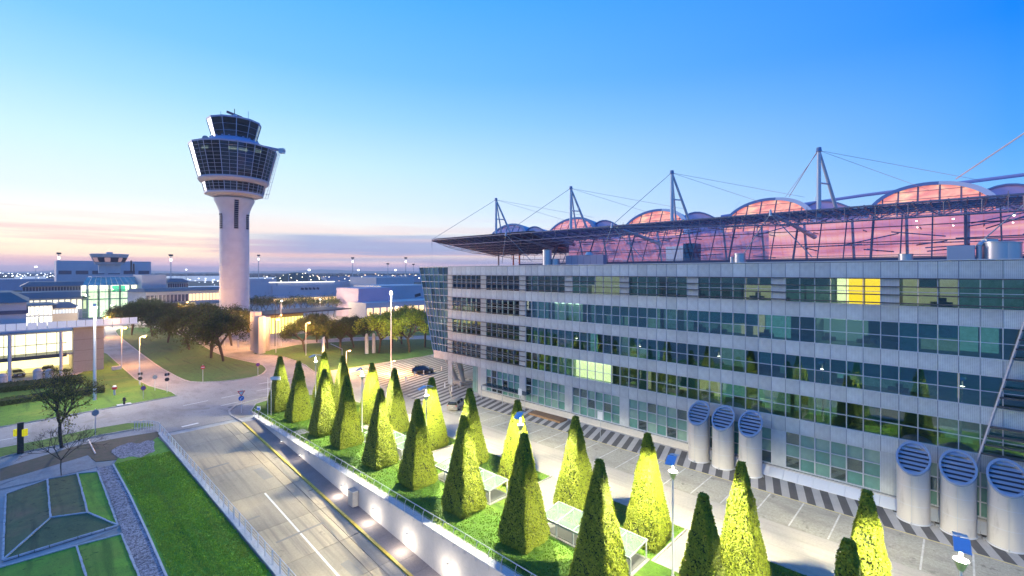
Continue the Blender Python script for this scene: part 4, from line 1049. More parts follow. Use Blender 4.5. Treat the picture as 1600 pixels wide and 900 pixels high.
# vaults
PER = 18.45
for b in range(-1, 5):
    yl_ = 8.8+PER*b; yr_ = yl_-11.9; ym_ = (yl_+yr_)/2-.9; zb = 27.9; zt = 32.55
    V = empty('roof_vault', (79.7, (yl_+yr_)/2, zb), 0, {-1:'roof vault out at the right edge behind the last mast', 0:'largest orange roof vault with painted glow and a rim coloured as lit, at the right', 1:'orange glazed roof vault left of the tall fourth mast', 2:'orange roof vault crossed by the third mast', 3:'small rose roof vault behind the second mast', 4:'smallest blue violet roof vault, leftmost behind the canopy'}[b], 'roof vault', 'roof vaults of the glass hall')
    n = 18
    def prof(s, e=0.0):
        a = math.pi*(1-s)   # left to right
        y = (yl_+yr_)/2+(yl_-yr_)/2*(-math.cos(a))*-1 if False else yl_+(yr_-yl_)*(1-math.cos(math.pi*s))/2
        return y, zb+(zt-zb)*math.sin(math.pi*s)**.85+e
    def xf(zz): return 77.2+(zz-zb)*.55
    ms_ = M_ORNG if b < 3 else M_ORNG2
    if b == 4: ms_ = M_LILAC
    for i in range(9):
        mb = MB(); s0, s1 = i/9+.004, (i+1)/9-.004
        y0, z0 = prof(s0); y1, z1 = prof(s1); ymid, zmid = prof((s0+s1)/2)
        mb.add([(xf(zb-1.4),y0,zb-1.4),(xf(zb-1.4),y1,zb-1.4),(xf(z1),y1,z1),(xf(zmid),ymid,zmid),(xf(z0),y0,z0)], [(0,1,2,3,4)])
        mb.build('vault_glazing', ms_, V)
        if i: MB().cyl((xf(zb-1.4)-.05,y0,zb-1.4),(xf(z0)-.05,y0,z0),.07,n=5).build('glazing_bar', M_LAT, V)
    for f_ in (.35, .62, .85):
        zz = zb+(zt-zb)*f_; s = math.asin(f_**(1/.85))/math.pi
        MB().cyl((xf(zz)-.05,prof(s)[0],zz),(xf(zz)-.05,prof(1-s)[0],zz),.035,n=4).build('glazing_bar', M_LAT, V)
    # rim shell: box section following the arch, running back over the hall
    for part, (s0, s1, m) in {'rim': (0,.55,M_RIB), 'painted_lit_rim': (.55,1.0,M_RIBW if b <= 2 else M_RIB)}.items():  # right half paler on nearer vaults: light on it put into colour
        mb = MB(); k = 14; ring = []
        for i in range(k+1):
            s = s0+(s1-s0)*i/k; y, zz = prof(s); dy, dz = prof(min(1,s+.01))[0]-prof(max(0,s-.01))[0], prof(min(1,s+.01))[1]-prof(max(0,s-.01))[1]
            L = math.hypot(dy,dz) or 1; ny, nz = -dz/L*-1, -dy/L
            if nz < 0: ny, nz = -ny, -nz
            th = .42 if part == 'rim' else .42+.35*i/k
            ring.append([(xf(zz)-.25,y,zz),(xf(zz)-.1,y+ny*th,zz+nz*th),(xf(zz)+9,y+ny*th,zz+nz*th-1.2),(xf(zz)+9,y,zz-1.2)])
        vs = [p for r_ in ring for p in r_]; fs = []
        for i in range(k):
            for j in range(4): fs.append((i*4+j,i*4+(j+1)%4,(i+1)*4+(j+1)%4,(i+1)*4+j))
        fs += [(3,2,1,0), tuple(4*k+j for j in range(4))]
        mb.add(vs, fs); mb.build('rim', m, V, smooth=True)
    # saddle membrane falling to the next bay on the right
    mb = MB(); k = 10; vs = []
    for i in range(k+1):
        s = i/k; y = yr_+1.6-8.2*s; zz = 28.9+3.3*math.sin(math.pi*min(1,(s+.22)/1.22))**1.0*(1-.45*s)
        vs += [(79.0,y,27.0),(80.0,y,zz),(89,y,zz-1.0)]
    fs = []
    for i in range(k):
        for j in range(2): fs.append((i*3+j,(i+1)*3+j,(i+1)*3+j+1,i*3+j+1))
    mb.add(vs, fs); mb.build('saddle_membrane', M_LILAC, V, smooth=True)
    mb = MB().path([(79.9, yr_+1.6-8.2*s/10, 29.0+3.3*math.sin(math.pi*min(1,(s/10+.22)/1.22))*(1-.45*s/10)) for s in range(11)], .14, 6); mb.build('membrane_edge', M_RIB, V)
# masts
mlab = ['small A-shaped mast nearest the canopy tip, tied to the tip by a cable', 'A-shaped mast second from the canopy tip', 'white A-shaped mast in front of the third vault', 'tall white A-shaped mast standing highest on the right', 'A-shaped mast out of view at the right whose cable crosses the corner']
for i, y in enumerate((67.7, 49.0, 30.6, 12.2, -6.3)):
    zf = 28.3
    M = empty('roof_mast', (66, y, zf), 0, mlab[i], 'mast', 'masts above the canopy')
    top = Vector((66,y,36.1))
    MB().cyl((66,y,zf-.3),top,.27,.2,n=12).build('leg', M_STEELP, M, smooth=True)
    MB().cyl((69.6,y-1.5,zf-.3),top,.22,.16,n=12).build('leg', M_STEELP, M, smooth=True)
    if i < 3: MB().cyl((68.2,y+.3,zf-.3),top,.16,.12,n=10).build('leg', M_STEELP, M, smooth=True)
    MB().cyl((66,y,32.2),(67.8,y-.75,32.2),.1,n=8).build('crossbar', M_STEELP, M)
    MB().cyl(top-Vector((0,0,.15)),top+Vector((0,0,.35)),.32,.25,n=12).build('mast_head', M_RIB, M)
    tgt = [(62,83.7,28.6),(62,60.8,28.8),(62,37.9,28.8),(79.5,18.4,32.8),(79.5,.2,33.0)][i]
    dd = Vector((0,.12,0))
    MB().cyl(top+dd,Vector(tgt)+dd,.045 if i < 4 else .09,n=5).build('cable', M_RIBW if i == 4 else M_STEELP, M)
    if i == 3: MB().cyl(top,Vector(tgt)+Vector((0,.6,0)),.03,n=5).build('cable', M_STEEL, M)
    for t in ((79,y-9.5,31.8),(80,y-14,32.6)): MB().cyl(top,t,.022,n=4).build('cable', M_STEEL, M)
    if i < 3: MB().cyl((82,y-2,30),(80,y-5,33),.01,n=4).build('cable', M_STEEL, M)
# long lilac tubes stretching over the vault tops
tb = empty('roof_tube', (84, 14, 31), 0, 'long lilac tube stretched low over the roof between the vaults', 'tube')
MB().path([(84,30,31.2),(84,10,32.6),(84,-12,33.6),(84,-34,34.2)], .22, 8).build('tube', mat('lilac tube', (.5,.42,.62), .4), tb)
for y in (24,16,2,-6,-16): MB().cyl((84,y,31.7),(84,y,33.0),.05,n=5).build('stay', M_STEEL, tb)
# ---------------------------------------------------------------- control tower
tz = 167.0; TXY = gd(366.5, tz); cx, cy = TXY
T = empty('control_tower', (cx, cy, 0), 0, 'tall white airport control tower with a flaring dark glazed head', 'control tower')
M_TW = mat('tower concrete', (.62,.64,.67), .65, c2=(.54,.56,.60), vs_=.5, bump=.05, bs=4)
M_TG = glass_mat('tower glass', (.18,.22,.42), .55, gl=.10)
M_TGD = mat('tower dark interior', (.012,.016,.05), .5)
M_TWR = mat('tower rim', (.50,.49,.55), .5, var=.05)
M_TFR = mat('tower mullion', (.40,.46,.62), .4, .2)
def zp(py): return zat(py, tz-(7.0 if py < 213 else 11.0 if py < 300 else 4.0))
K = 1/ (FPX*math.sqrt(1+((366.5-800)/FPX)**2)) * tz     # metres of radius per pixel of half width
def rp_(px): return px*K*1.0
fa = math.atan2(-cy, -cx)          # towards the viewer
def wpx(p): return p/FPX*tz/math.sqrt(1+((366.5-800)/FPX)**2)
rs_ = wpx(23.5)
MB().lathe([(rs_*1.02,0),(rs_,2),(rs_,zp(336)),(rs_*1.04,zp(328)),(rs_*1.18,zp(320)),(rs_*1.36,zp(312)),(rs_*1.36,zp(309)),(rs_*1.1,zp(308)),(rs_*1.1,zp(299))], cx, cy, 48).build('shaft', M_TW, T, smooth=True)
for q in range(9): MB().lathe([(rs_*(1.015 if q else 1.03)+.02,3+q*4.2),(rs_*(1.0)+.03,3.06+q*4.2)], cx, cy, 48).build('pour_joint', M_TWR, T, smooth=True)
# slot windows
for da, y0, y1 in ((R(6),312,357),(R(58),333,357),(R(-60),333,357),(R(150),312,357)):
    a = fa-da*-1
    for q in range(int((y1-y0)/3)):
        zz = zp(y0+q*3+3); zz2 = zp(y0+q*3+.4); rr_ = rs_+.04+ (max(0, (336-(y0+q*3))/24)*rs_*.3 if y0+q*3 < 336 else 0)
        x, y = cx+math.cos(a)*rr_, cy+math.sin(a)*rr_
        MB().obox((x,y,(zz+zz2)/2),(.35,1.3,zz2-zz-.1),(0,0,a)).build('slot_window', M_TGD, T)
NS = 16; A0 = fa+math.pi/NS*0+R(4)
def ring(r, zz, n=NS, a0=A0, sx=1.0): return [(cx+r*math.cos(a0+2*math.pi*i/n), cy+r*math.sin(a0+2*math.pi*i/n), zz) for i in range(n)]
def glazed(r0, z0, r1, z1, rows, cols, name, n=NS, pos=T, tint=M_TG):
    """outward leaning band of panes with bars and a dark room behind"""
    for i in range(n):
        a, b = A0+2*math.pi*i/n, A0+2*math.pi*(i+1)/n
        facing = math.cos((a+b)/2-fa) > -.15
        P = lambda ang_f, hf: Vector((cx,cy,0))+Vector((math.cos(a)*(1-ang_f)+math.cos(b)*ang_f, math.sin(a)*(1-ang_f)+math.sin(b)*ang_f, 0))*(r0+(r1-r0)*hf)+Vector((0,0,z0+(z1-z0)*hf))
        if facing:
            for r_ in range(rows):
                for c_ in range(cols):
                    e = .006
                    MB().quad(P(c_/cols+e*3,r_/rows+e),P((c_+1)/cols-e*3,r_/rows+e),P((c_+1)/cols-e*3,(r_+1)/rows-e),P(c_/cols+e*3,(r_+1)/rows-e)).build(name, tint, T)
        else: MB().quad(P(0,0),P(1,0),P(1,1),P(0,1)).build(name, M_TG, T)
    bars = MB()
    for i in range(n):
        a, b = A0+2*math.pi*i/n, A0+2*math.pi*(i+1)/n
        for c_ in range(cols):
            f = c_/cols
            d = Vector((math.cos(a)*(1-f)+math.cos(b)*f, math.sin(a)*(1-f)+math.sin(b)*f, 0)); q = .12 if c_ == 0 else .06
            p0 = Vector((cx,cy,0))+d*(r0+.05)+Vector((0,0,z0)); p1 = Vector((cx,cy,0))+d*(r1+.05)+Vector((0,0,z1))
            bars.cyl(p0,p1,q,n=4,caps=False)
    for r_ in range(rows+1):
        h = r_/rows; rr = [(x,y,zz) for x,y,zz in ring(r0+(r1-r0)*h+.05, z0+(z1-z0)*h, n)]
        for i in range(n): bars.cyl(rr[i],rr[(i+1)%n],.05,n=4,caps=False)
    tag(bars.build('glazing_bars', M_TFR, T), kind='stuff')
R1 = wpx(67); R1b = wpx(54); R2 = wpx(48); R2b = wpx(42)
# lower drum
MB().lathe([(rs_*1.1,zp(307)),(wpx(40),zp(305)),(wpx(46),zp(300)),(wpx(46.5),zp(297.5))], cx, cy, 48).build('lower_rim', M_TWR, T, smooth=True)
glazed(wpx(45), zp(297.5), wpx(49.5), zp(279), 4, 2, 'drum_pane')
MB().lathe([(wpx(40),zp(298)),(wpx(43),zp(279))], cx, cy, NS, A0).build('drum_interior', M_TGD, T)
MB().lathe([(wpx(49),zp(280)),(wpx(54),zp(278)),(wpx(56.5),zp(274)),(wpx(54.5),zp(271.5))], cx, cy, 48).build('middle_rim', M_TWR, T, smooth=True)
# main body
glazed(wpx(55), zp(271.5), wpx(69), zp(221), 9, 2, 'body_pane')
MB().lathe([(wpx(50),zp(271)),(wpx(63),zp(223))], cx, cy, NS, A0).build('body_interior', M_TGD, T)
MB().lathe([(wpx(69.5),zp(221.5)),(wpx(70),zp(219)),(wpx(52),zp(214.5)),(wpx(38),zp(212))], cx, cy, NS, A0).build('terrace', mat('terrace blue grey', (.30,.38,.58), .5, var=.06), T)
# shining side panels catching the west light
a = fa-R(78)
for hh in range(6):
    for s_ in (0,):
        pass
# lit office squares inside
for da, zz in ((-34,229),(-12,231),(2,231),(44,231)):
    a = fa-R(da); r_ = wpx(62)
    MB().obox((cx+math.cos(a)*r_, cy+math.sin(a)*r_, zp(zz)), (.1,2.6,1.1), (0,0,a)).build('lit_office', mat('dim lit office', (.3,.3,.2), .6, emit=(.75,.9,.45), es=.7), T)
# cab
glazed(wpx(34), zp(212), wpx(42.5), zp(183), 3, 1, 'cab_pane', 12)
MB().lathe([(wpx(43),zp(183.5)),(wpx(43.5),zp(181)),(wpx(38),zp(179.5)),(wpx(20),zp(178)),(wpx(19),zp(175)),(wpx(12),zp(174))], cx, cy, 12, A0).build('cab_roof', mat('terrace blue grey'), T)
MB().lathe([(wpx(33.5),zp(213)),(wpx(35),zp(206))], cx, cy, 12, A0).build('cab_sill', mat('cab sill', (.12,.3,.5), .5), T)
MB().lathe([(wpx(20),zp(207)),(wpx(22),zp(184))], cx, cy, 12, A0).build('cab_interior', M_TGD, T)
for i in range(22):
    a = A0+i*2*math.pi/22; r_ = wpx(38); MB().obox((cx+math.cos(a)*r_, cy+math.sin(a)*r_, zp(212)), (.5,.5,.9), (0,0,a)).build('terrace_box', M_RIB, T)
MB().cyl((cx,cy,zp(175)),(cx,cy,zp(169)),.9,n=12).build('radar_base', M_RIBW, T)
MB().obox((cx,cy,zp(168.5)),(6.5,.5,.7),(0,0,R(30))).build('radar_bar', mat('radar red', (.45,.12,.14), .5), T)
MB().cyl((cx,cy,zp(168)),(cx,cy,zp(159)),.12,n=6).build('antenna', M_DARK, T)
for px in (345, 388):
    dx = (px-366.5)/FPX*tz; x, y = cx+dx*CS, cy-dx*SN
    MB().cyl((x,y,zp(178)),(x,y,zp(163)),.08,n=5).build('antenna', M_STEEL, T)
dx = -(366.5-321)/FPX*tz; x, y = cx+dx*CS, cy-dx*SN
e = MB().cyl((x,y,zp(214)),(x,y,zp(209)),.12,n=6); e.build('dish_stand', M_STEEL, T)
MB().cyl((x,y,zp(208)),(x+.6*math.cos(fa),y+.6*math.sin(fa),zp(207)),.3,1.0,n=16).build('dish', mat('dish grey', (.35,.36,.42), .5), T)
# maintenance cradle boom and its hanging ladder on the right flank
dx = 60/FPX*tz; bx_, by_ = cx+dx*CS, cy-dx*SN
br = math.atan2(-SN, CS)
MB().obox((bx_+.5*CS,by_-.5*SN,zp(219.5)),(7.5,1.3,.8),(0,R(12),br)).build('cradle_boom', M_RIB, T)
MB().obox((bx_+3.2*CS,by_-3.2*SN,zp(222.5)),(1.8,1.3,1.7),(0,0,br)).build('cradle_winch', M_STEEL, T)
mb = MB()
for q in (0,1,2):
    o1 = (72-q*2)/FPX*tz; o2 = (52-q*4)/FPX*tz; mb.cyl((cx+o1*CS,cy-o1*SN,zp(223)),(cx+o2*CS,cy-o2*SN,zp(308)),.07,n=5)
for q in range(14):
    f = q/13; o1 = (72-20*f)/FPX*tz; o2 = (68-24*f)/FPX*tz; zz = zp(223+85*f); mb.cyl((cx+o1*CS,cy-o1*SN,zz),(cx+o2*CS,cy-o2*SN,zz),.05,n=4)
mb.build('hanging_ladder', M_STEELP, T)
rb = ring(rs_*1.42, zp(302), 24)
mb = MB()
for i in range(24): mb.cyl(rb[i],rb[(i+1)%24],.05,n=4); mb.cyl(rb[i],(rb[i][0],rb[i][1],zp(309)),.05,n=4)
tag(mb.build('gallery_rail', M_STEELP, T), kind='stuff')
# ---------------------------------------------------------------- clipped hedges
def leaf_mat(name, c, c2, tr=.25, rough=.55):
    m = bpy.data.materials.new(name); m.use_nodes = True; t = m.node_tree; b = t.nodes['Principled BSDF']; out = t.nodes['Material Output']
    g = t.nodes.new('ShaderNodeNewGeometry'); r = t.nodes.new('ShaderNodeValToRGB')
    r.color_ramp.elements[0].color = (*c2,1); r.color_ramp.elements[1].color = (*c,1)
    t.links.new(g.outputs['Random Per Island'], r.inputs[0]); t.links.new(r.outputs[0], b.inputs['Base Color']); b.inputs['Roughness'].default_value = rough; b.inputs['Specular IOR Level'].default_value = .3
    if tr:
        tl = t.nodes.new('ShaderNodeBsdfTranslucent'); t.links.new(r.outputs[0], tl.inputs[0]); mx = t.nodes.new('ShaderNodeMixShader'); mx.inputs[0].default_value = tr
        t.links.new(b.outputs[0], mx.inputs[1]); t.links.new(tl.outputs[0], mx.inputs[2]); t.links.new(mx.outputs[0], out.inputs[0])
    MATS[name] = m; return m
M_HEDGE = leaf_mat('hedge leaves', (.29,.35,.022), (.14,.19,.015), .22)
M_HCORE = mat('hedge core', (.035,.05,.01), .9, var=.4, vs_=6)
def leafquad(mb, p, nrm, s, rnd):
    q = nrm.to_track_quat('Z', 'Y'); a = rnd.uniform(0, 6.28); u = q@Vector((math.cos(a), math.sin(a), 0)); v = q@Vector((-math.sin(a), math.cos(a), 0))
    mb.add([p-u*s, p-v*s*.6, p+u*s, p+v*s*.6], [(0,1,2,3)])
hp = []
for vv in range(4):
    rnd = random.Random(50+vv); ht = 8.45; wb = 1.53; wt = .22
    e = empty('clipped_hedge', (0,0,0), 0, 'x', 'clipped hedge', local=True)
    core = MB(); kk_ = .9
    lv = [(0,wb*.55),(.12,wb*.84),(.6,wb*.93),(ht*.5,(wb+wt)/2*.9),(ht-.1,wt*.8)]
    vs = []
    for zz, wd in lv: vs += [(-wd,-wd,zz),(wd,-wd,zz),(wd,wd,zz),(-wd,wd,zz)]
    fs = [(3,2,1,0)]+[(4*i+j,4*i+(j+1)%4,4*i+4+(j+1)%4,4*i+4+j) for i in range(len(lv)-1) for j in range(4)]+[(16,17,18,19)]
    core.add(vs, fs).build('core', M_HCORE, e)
    MB().cyl((0,0,-.1),(0,0,.4),.14,n=8).build('trunk', mat('hedge trunk', (.12,.09,.06), .9), e)
    lf = MB()
    def wid(zz):
        if zz < .55: return wb*(.80+.2*(zz/.55)**.6)
        return wb+(wt-wb)*((zz-.55)/(ht-.55))
    for side in range(4):
        R_ = Matrix.Rotation(side*math.pi/2, 3, 'Z')
        ph = rnd.uniform(0, 6)
        n = 0
        while n < 4700:
            zz = ht*(1-math.sqrt(rnd.random())) if rnd.random() < .86 else rnd.uniform(.6, 1)*ht
            zz += rnd.uniform(-.05,.05); zz = max(.12+abs(rnd.gauss(0,.05)), zz); wd = wid(zz); u = rnd.uniform(-1, 1)*wd
            if rnd.random() > 1.0: continue
            bulge = .045*math.sin(zz*2.3+ph)+.04*math.sin(u*3.1+zz*1.7+ph*2)+.03*math.sin(u*7+zz*5)
            rd = min(0, (wd-abs(u)-.12))*.7       # corners a little rounded
            d = wd+bulge+rd+rnd.gauss(0,.035)-.02
            p = R_@Vector((d, u, zz)); nr = R_@(Vector((1, rnd.uniform(-.8,.8), rnd.uniform(-.5,1.0)+.2)).normalized())
            leafquad(lf, p, nr, rnd.uniform(.055,.10), rnd); n += 1
    for q in range(260):
        u, v = rnd.uniform(-wt,wt), rnd.uniform(-wt,wt)
        leafquad(lf, Vector((u,v,ht+rnd.uniform(-.08,.06)-.4*max(abs(u),abs(v))**2)), Vector((rnd.uniform(-.6,.6),rnd.uniform(-.6,.6),1)).normalized(), rnd.uniform(.05,.09), rnd)
    o = lf.build('foliage', M_HEDGE, e); tag(o, kind='stuff'); hp.append(e)
used = set()
F_LAB = ['tallest-standing clipped hedge, cut off by the bottom edge beside the lit yellow one', 'x']
ordn = ['nearest the viewer', 'second nearest the viewer', 'third from the viewer', 'fourth from the viewer', 'fifth from the viewer', 'sixth from the viewer', 'seventh from the viewer', 'fourth from the roundabout end', 'third from the roundabout end', 'second from the roundabout end', 'nearest the roundabout']
hy = [3.9, 10.85, 18.0, 25.1, 32.4, 39.7, 46.7, 54.8, 61.0, 69.4, 76.2]
rnd = random.Random(9)
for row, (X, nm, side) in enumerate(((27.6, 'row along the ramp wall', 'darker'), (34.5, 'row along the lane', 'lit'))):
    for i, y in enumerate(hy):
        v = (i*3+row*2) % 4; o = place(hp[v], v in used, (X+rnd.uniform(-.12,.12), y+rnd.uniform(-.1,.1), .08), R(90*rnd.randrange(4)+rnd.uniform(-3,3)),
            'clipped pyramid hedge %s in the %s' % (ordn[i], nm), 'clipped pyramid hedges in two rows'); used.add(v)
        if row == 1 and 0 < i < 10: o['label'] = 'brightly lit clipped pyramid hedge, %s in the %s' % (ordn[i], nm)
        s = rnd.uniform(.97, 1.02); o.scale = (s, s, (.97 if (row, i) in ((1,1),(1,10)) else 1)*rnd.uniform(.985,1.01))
# ---------------------------------------------------------------- trees
M_BARK = mat('bark', (.075,.06,.045), .9, var=.3, vs_=5)
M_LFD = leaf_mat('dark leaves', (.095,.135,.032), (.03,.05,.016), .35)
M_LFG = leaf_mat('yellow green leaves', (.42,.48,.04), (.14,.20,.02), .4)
M_LFM = leaf_mat('young leaves', (.26,.26,.05), (.10,.11,.025), .4)
def tree(name, ht, crown_r, crown_z, nleaf, leaf, m, seed, spread=.55, levels=4, trunk_r=.2, flat=1.0, lump=.35, fork=.30):
    rnd = random.Random(seed); e = empty(name, (0,0,0), 0, 'x', 'tree', local=True)
    tr = MB(); br = MB(); tips = []
    def grow(p, d, L, r, lev):
        n = 3; q = p
        for i in range(n):
            d2 = (d+Vector((rnd.uniform(-.16,.16),rnd.uniform(-.16,.16),rnd.uniform(-.05,.10)))).normalized(); nx = q+d2*L/n
            (tr if lev == 0 else br).cyl(q, nx, r*(1-.25*i/n), r*(1-.25*(i+1)/n), 7 if lev < 2 else (4 if lev < 3 else 3), caps=False); q = nx; d = d2
            if lev >= 2: tips.append((Vector(q), lev))
        if lev >= levels: return
        k = 4 if lev == 0 else rnd.choice((3,3,4))
        for j in range(k):
            a = 2*math.pi*j/k+rnd.uniform(-.5,.5); s = spread*rnd.uniform(.7,1.35)
            ax = d.orthogonal().normalized(); ax.rotate(Matrix.Rotation(a, 3, d)); nd = (d+ax*s*1.3).normalized(); nd.z *= flat
            grow(q, nd.normalized(), L*rnd.uniform(.62,.82), r*.62, lev+1)
        if lev > 0:
            grow(q, (d+Vector((0,0,.15))).normalized(), L*.7, r*.6, lev+1)
    grow(Vector((0,0,-.1)), Vector((rnd.uniform(-.04,.04),rnd.uniform(-.04,.04),1)), ht*fork, trunk_r, 0)
    zmx = max(t[0].z for t in tips); sc = ht/zmx
    rmx = sorted(math.hypot(t[0].x,t[0].y) for t in tips)[int(len(tips)*.95)]; sr = crown_r/rmx
    for mb_ in (tr, br): mb_.v = [(x*(1+(sr-1)*min(1,zz*sc/(ht*.35))) , y*(1+(sr-1)*min(1,zz*sc/(ht*.35))), zz*sc) for x,y,zz in mb_.v]
    tr.build('trunk', M_BARK, e); br.build('limbs', M_BARK, e)
    lf = MB(); tp = [t[0] for t in tips if t[1] >= 3] or [t[0] for t in tips]
    tp = [Vector((t.x*sr, t.y*sr, t.z*sc)) for t in tp]; keep = [t for t in tp if rnd.random() > .12]
    for q in range(nleaf):
        t = rnd.choice(keep); p = t+Vector((rnd.gauss(0,lump),rnd.gauss(0,lump),rnd.gauss(0,lump*.8)))
        leafquad(lf, p, Vector((rnd.uniform(-1,1),rnd.uniform(-1,1),rnd.uniform(-.2,1))).normalized(), leaf*rnd.uniform(.6,1.3), rnd)
    tag(lf.build('crown', m, e), kind='stuff'); return e
used_t = set()
def put(p, x, y, rz, sc, label, group):
    o = place(p, p.name in used_t, (x, y, .05), rz, label, group); used_t.add(p.name); o.scale = (sc, sc, sc); return o
TD = [tree('dark_tree', 9.5, 6.4, 0, 9500, .15, M_LFD, 21+i, spread=.68, trunk_r=.2, fork=.20, lump=.5) for i in range(3)]
TG = [tree('yellow_green_tree', 10.5, 6.0, 0, 6500, .17, M_LFG, 41+i, spread=.62, trunk_r=.24, fork=.24) for i in range(2)]
TM = [tree('small_street_tree', 6.5, 2.3, 0, 620, .15, M_LFD, 61+i, spread=.5, levels=3, trunk_r=.13, fork=.34, lump=.5) for i in range(2)]
TN = tree('young_tree', 9.2, 4.6, 0, 3000, .10, M_LFM, 83, spread=.58, levels=4, trunk_r=.19, fork=.30, lump=.22)
x, y = gp(97, 700); o = put(TN, x, y, 0, 1.0, 'half-bare young tree on the grass verge at the lower left', None)
rnd = random.Random(77)
dl = [(206,522,'dark tree standing before the lit glass terminal hall, leftmost of the grove'),(238,524,'dark tree just right of the leftmost one in the grove'),(262,534,'dark tree in the left half of the grove, over the branch road lawn'),(275,522,'dark tree at the back of the grove left of its middle'),(296,545,'dark tree in the middle of the grove nearest the kerb'),(318,532,'dark tree at the back of the grove right of its middle'),(330,558,'dark tree with forked trunk by the red no entry sign'),(349,563,'dark wide tree at the right front of the grove, before the tower foot'),(362,538,'half-bare dark tree right against the foot of the white tower'),(312,520,'dark tree far back in the grove behind the street lamp'),(232,510,'small dark tree farthest back beside the lit hall')]
for i, (px, py, l) in enumerate(dl):
    x, y = gp(px, py+2); put(TD[i % 3], x, y, rnd.uniform(0,6), rnd.uniform(1.05,1.25), l, 'grove of dark trees on the lawn by the tower')
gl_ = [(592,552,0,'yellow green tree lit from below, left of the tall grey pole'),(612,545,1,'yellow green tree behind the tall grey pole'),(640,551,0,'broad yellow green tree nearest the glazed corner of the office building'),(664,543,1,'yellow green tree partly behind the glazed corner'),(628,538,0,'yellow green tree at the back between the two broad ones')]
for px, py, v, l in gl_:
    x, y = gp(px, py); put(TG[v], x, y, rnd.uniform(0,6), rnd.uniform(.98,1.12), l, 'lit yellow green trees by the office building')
dm = [(476,550,'dark tree left of the advertising panel, under a street lamp'),(512,545,'dark tree behind the advertising panel'),(532,548,'dark tree behind the starry orange lamp'),(553,544,'dark tree just right of the starry orange lamp'),(575,540,'dark tree between the starry lamp and the yellow green trees'),(495,535,'dark tree farther back behind the advertising panel'),(548,532,'dark tree at the back above the two pale bollard columns')]
for i, (px, py, l) in enumerate(dm):
    x, y = gp(px, py); put(TD[(i+1) % 3], x, y, rnd.uniform(0,6), rnd.uniform(.8,.95), l, 'dark trees on the lawn across the main road')
for i in range(17):
    px = 392+i*8.6; x, y = gd(px, 232-(i % 2)*9)
    put(TM[i % 2], x, y, rnd.uniform(0,6), rnd.uniform(1.3,1.5), ['small avenue tree before the long violet terminal, %s' % s for s in ('next to the tower shaft','second from the tower','third from the tower','fourth from the tower','fifth from the tower','sixth from the tower','seventh from the tower','left of the middle','at the middle','right of the middle','behind the yellow pavilion end','before the first lit window bays','seventh from the right end','fourth from the right end','third from the right end','second from the right end','at the right end')][i], 'avenue of small trees before the long terminal')
# low hedge rows
def hedge(name, poly_pts, wd, ht, label):
    P = [Vector(gp(*p)) for p in poly_pts]; rnd = random.Random(len(label)); e = empty(name, (P[0].x, P[0].y, 0), 0, label, 'hedge')
    lf = MB(); core = MB()
    for a, b in zip(P, P[1:]):
        d = (b-a); L = d.length; d.normalize(); q = Vector((-d.y, d.x))
        ang = math.atan2(d.y, d.x); core.obox(((a.x+b.x)/2,(a.y+b.y)/2,ht*.46),(L,wd*.86,ht*.9),(0,0,ang))
        for k in range(int(L*wd*26)):
            s, u = rnd.random()*L, rnd.uniform(-1,1)*wd/2; c = a+d*s+q*u; zz = ht+.08*math.sin(s*2)+rnd.gauss(0,.05)-(.18 if abs(u) > wd*.42 else 0)
            leafquad(lf, Vector((c.x,c.y,zz)), Vector((rnd.uniform(-.7,.7),rnd.uniform(-.7,.7),1)).normalized(), rnd.uniform(.08,.16), rnd)
        for sgn in (-1,1):
            for k in range(int(L*ht*26)):
                s = rnd.random()*L; c = a+d*s+q*sgn*(wd/2+rnd.gauss(0,.04)); leafquad(lf, Vector((c.x,c.y,rnd.uniform(.05,ht))), Vector((q.x*sgn,q.y*sgn,rnd.uniform(-.3,.8))).normalized(), rnd.uniform(.08,.16), rnd)
    core.build('core', M_HCORE, e); tag(lf.build('foliage', M_LFD, e), kind='stuff')
hedge('low_hedge', [(-60,616),(60,605),(128,597)], 5.5, 1.1, 'wide dark low hedge before the lit parking level')
hedge('low_hedge', [(-40,640),(60,625),(164,612)], 2.6, 1.0, 'narrow dark low hedge nearer the road, ending on the lawn')

# ---------------------------------------------------------------- grass tufts over the nearer lawns
M_GRS = leaf_mat('grass blades', (.19,.34,.03), (.09,.20,.018), .25); M_GRC = leaf_mat('grass blades cool', (.34,.56,.06), (.14,.32,.03), .35)
def patchy(m, tint):
    t, b = nodes_of(m); src = b.inputs['Base Color'].links[0].from_socket
    tcn = t.nodes.new('ShaderNodeTexCoord')
    for st, sc, lo, hi, k_ in (((1.6,.16,1), .7, .48, .66, .55), ((1,1,1), .35, .5, .68, .7)):
        mp_ = t.nodes.new('ShaderNodeMapping'); mp_.inputs['Scale'].default_value = st; mp_.inputs['Rotation'].default_value = (0,0,.12); t.links.new(tcn.outputs['Object'], mp_.inputs[0])
        n = t.nodes.new('ShaderNodeTexNoise'); n.inputs['Scale'].default_value = sc; n.inputs['Detail'].default_value = 5; t.links.new(mp_.outputs[0], n.inputs[0])
        r = t.nodes.new('ShaderNodeValToRGB'); r.color_ramp.elements[0].position = lo; r.color_ramp.elements[1].position = hi; r.color_ramp.elements[1].color = (k_,k_,k_,1); t.links.new(n.outputs[0], r.inputs[0])
        mx = t.nodes.new('ShaderNodeMix'); mx.data_type = 'RGBA'; t.links.new(r.outputs[0], mx.inputs[0]); t.links.new(src, mx.inputs[6]); mx.inputs[7].default_value = (*tint, 1); src = mx.outputs[2]; tint = tuple(v*.45 for v in tint) if st[0] > 1.2 else tint
    t.links.new(src, b.inputs['Base Color'])
patchy(M_GRS, (.20,.22,.04)); patchy(M_GRC, (.30,.34,.09))
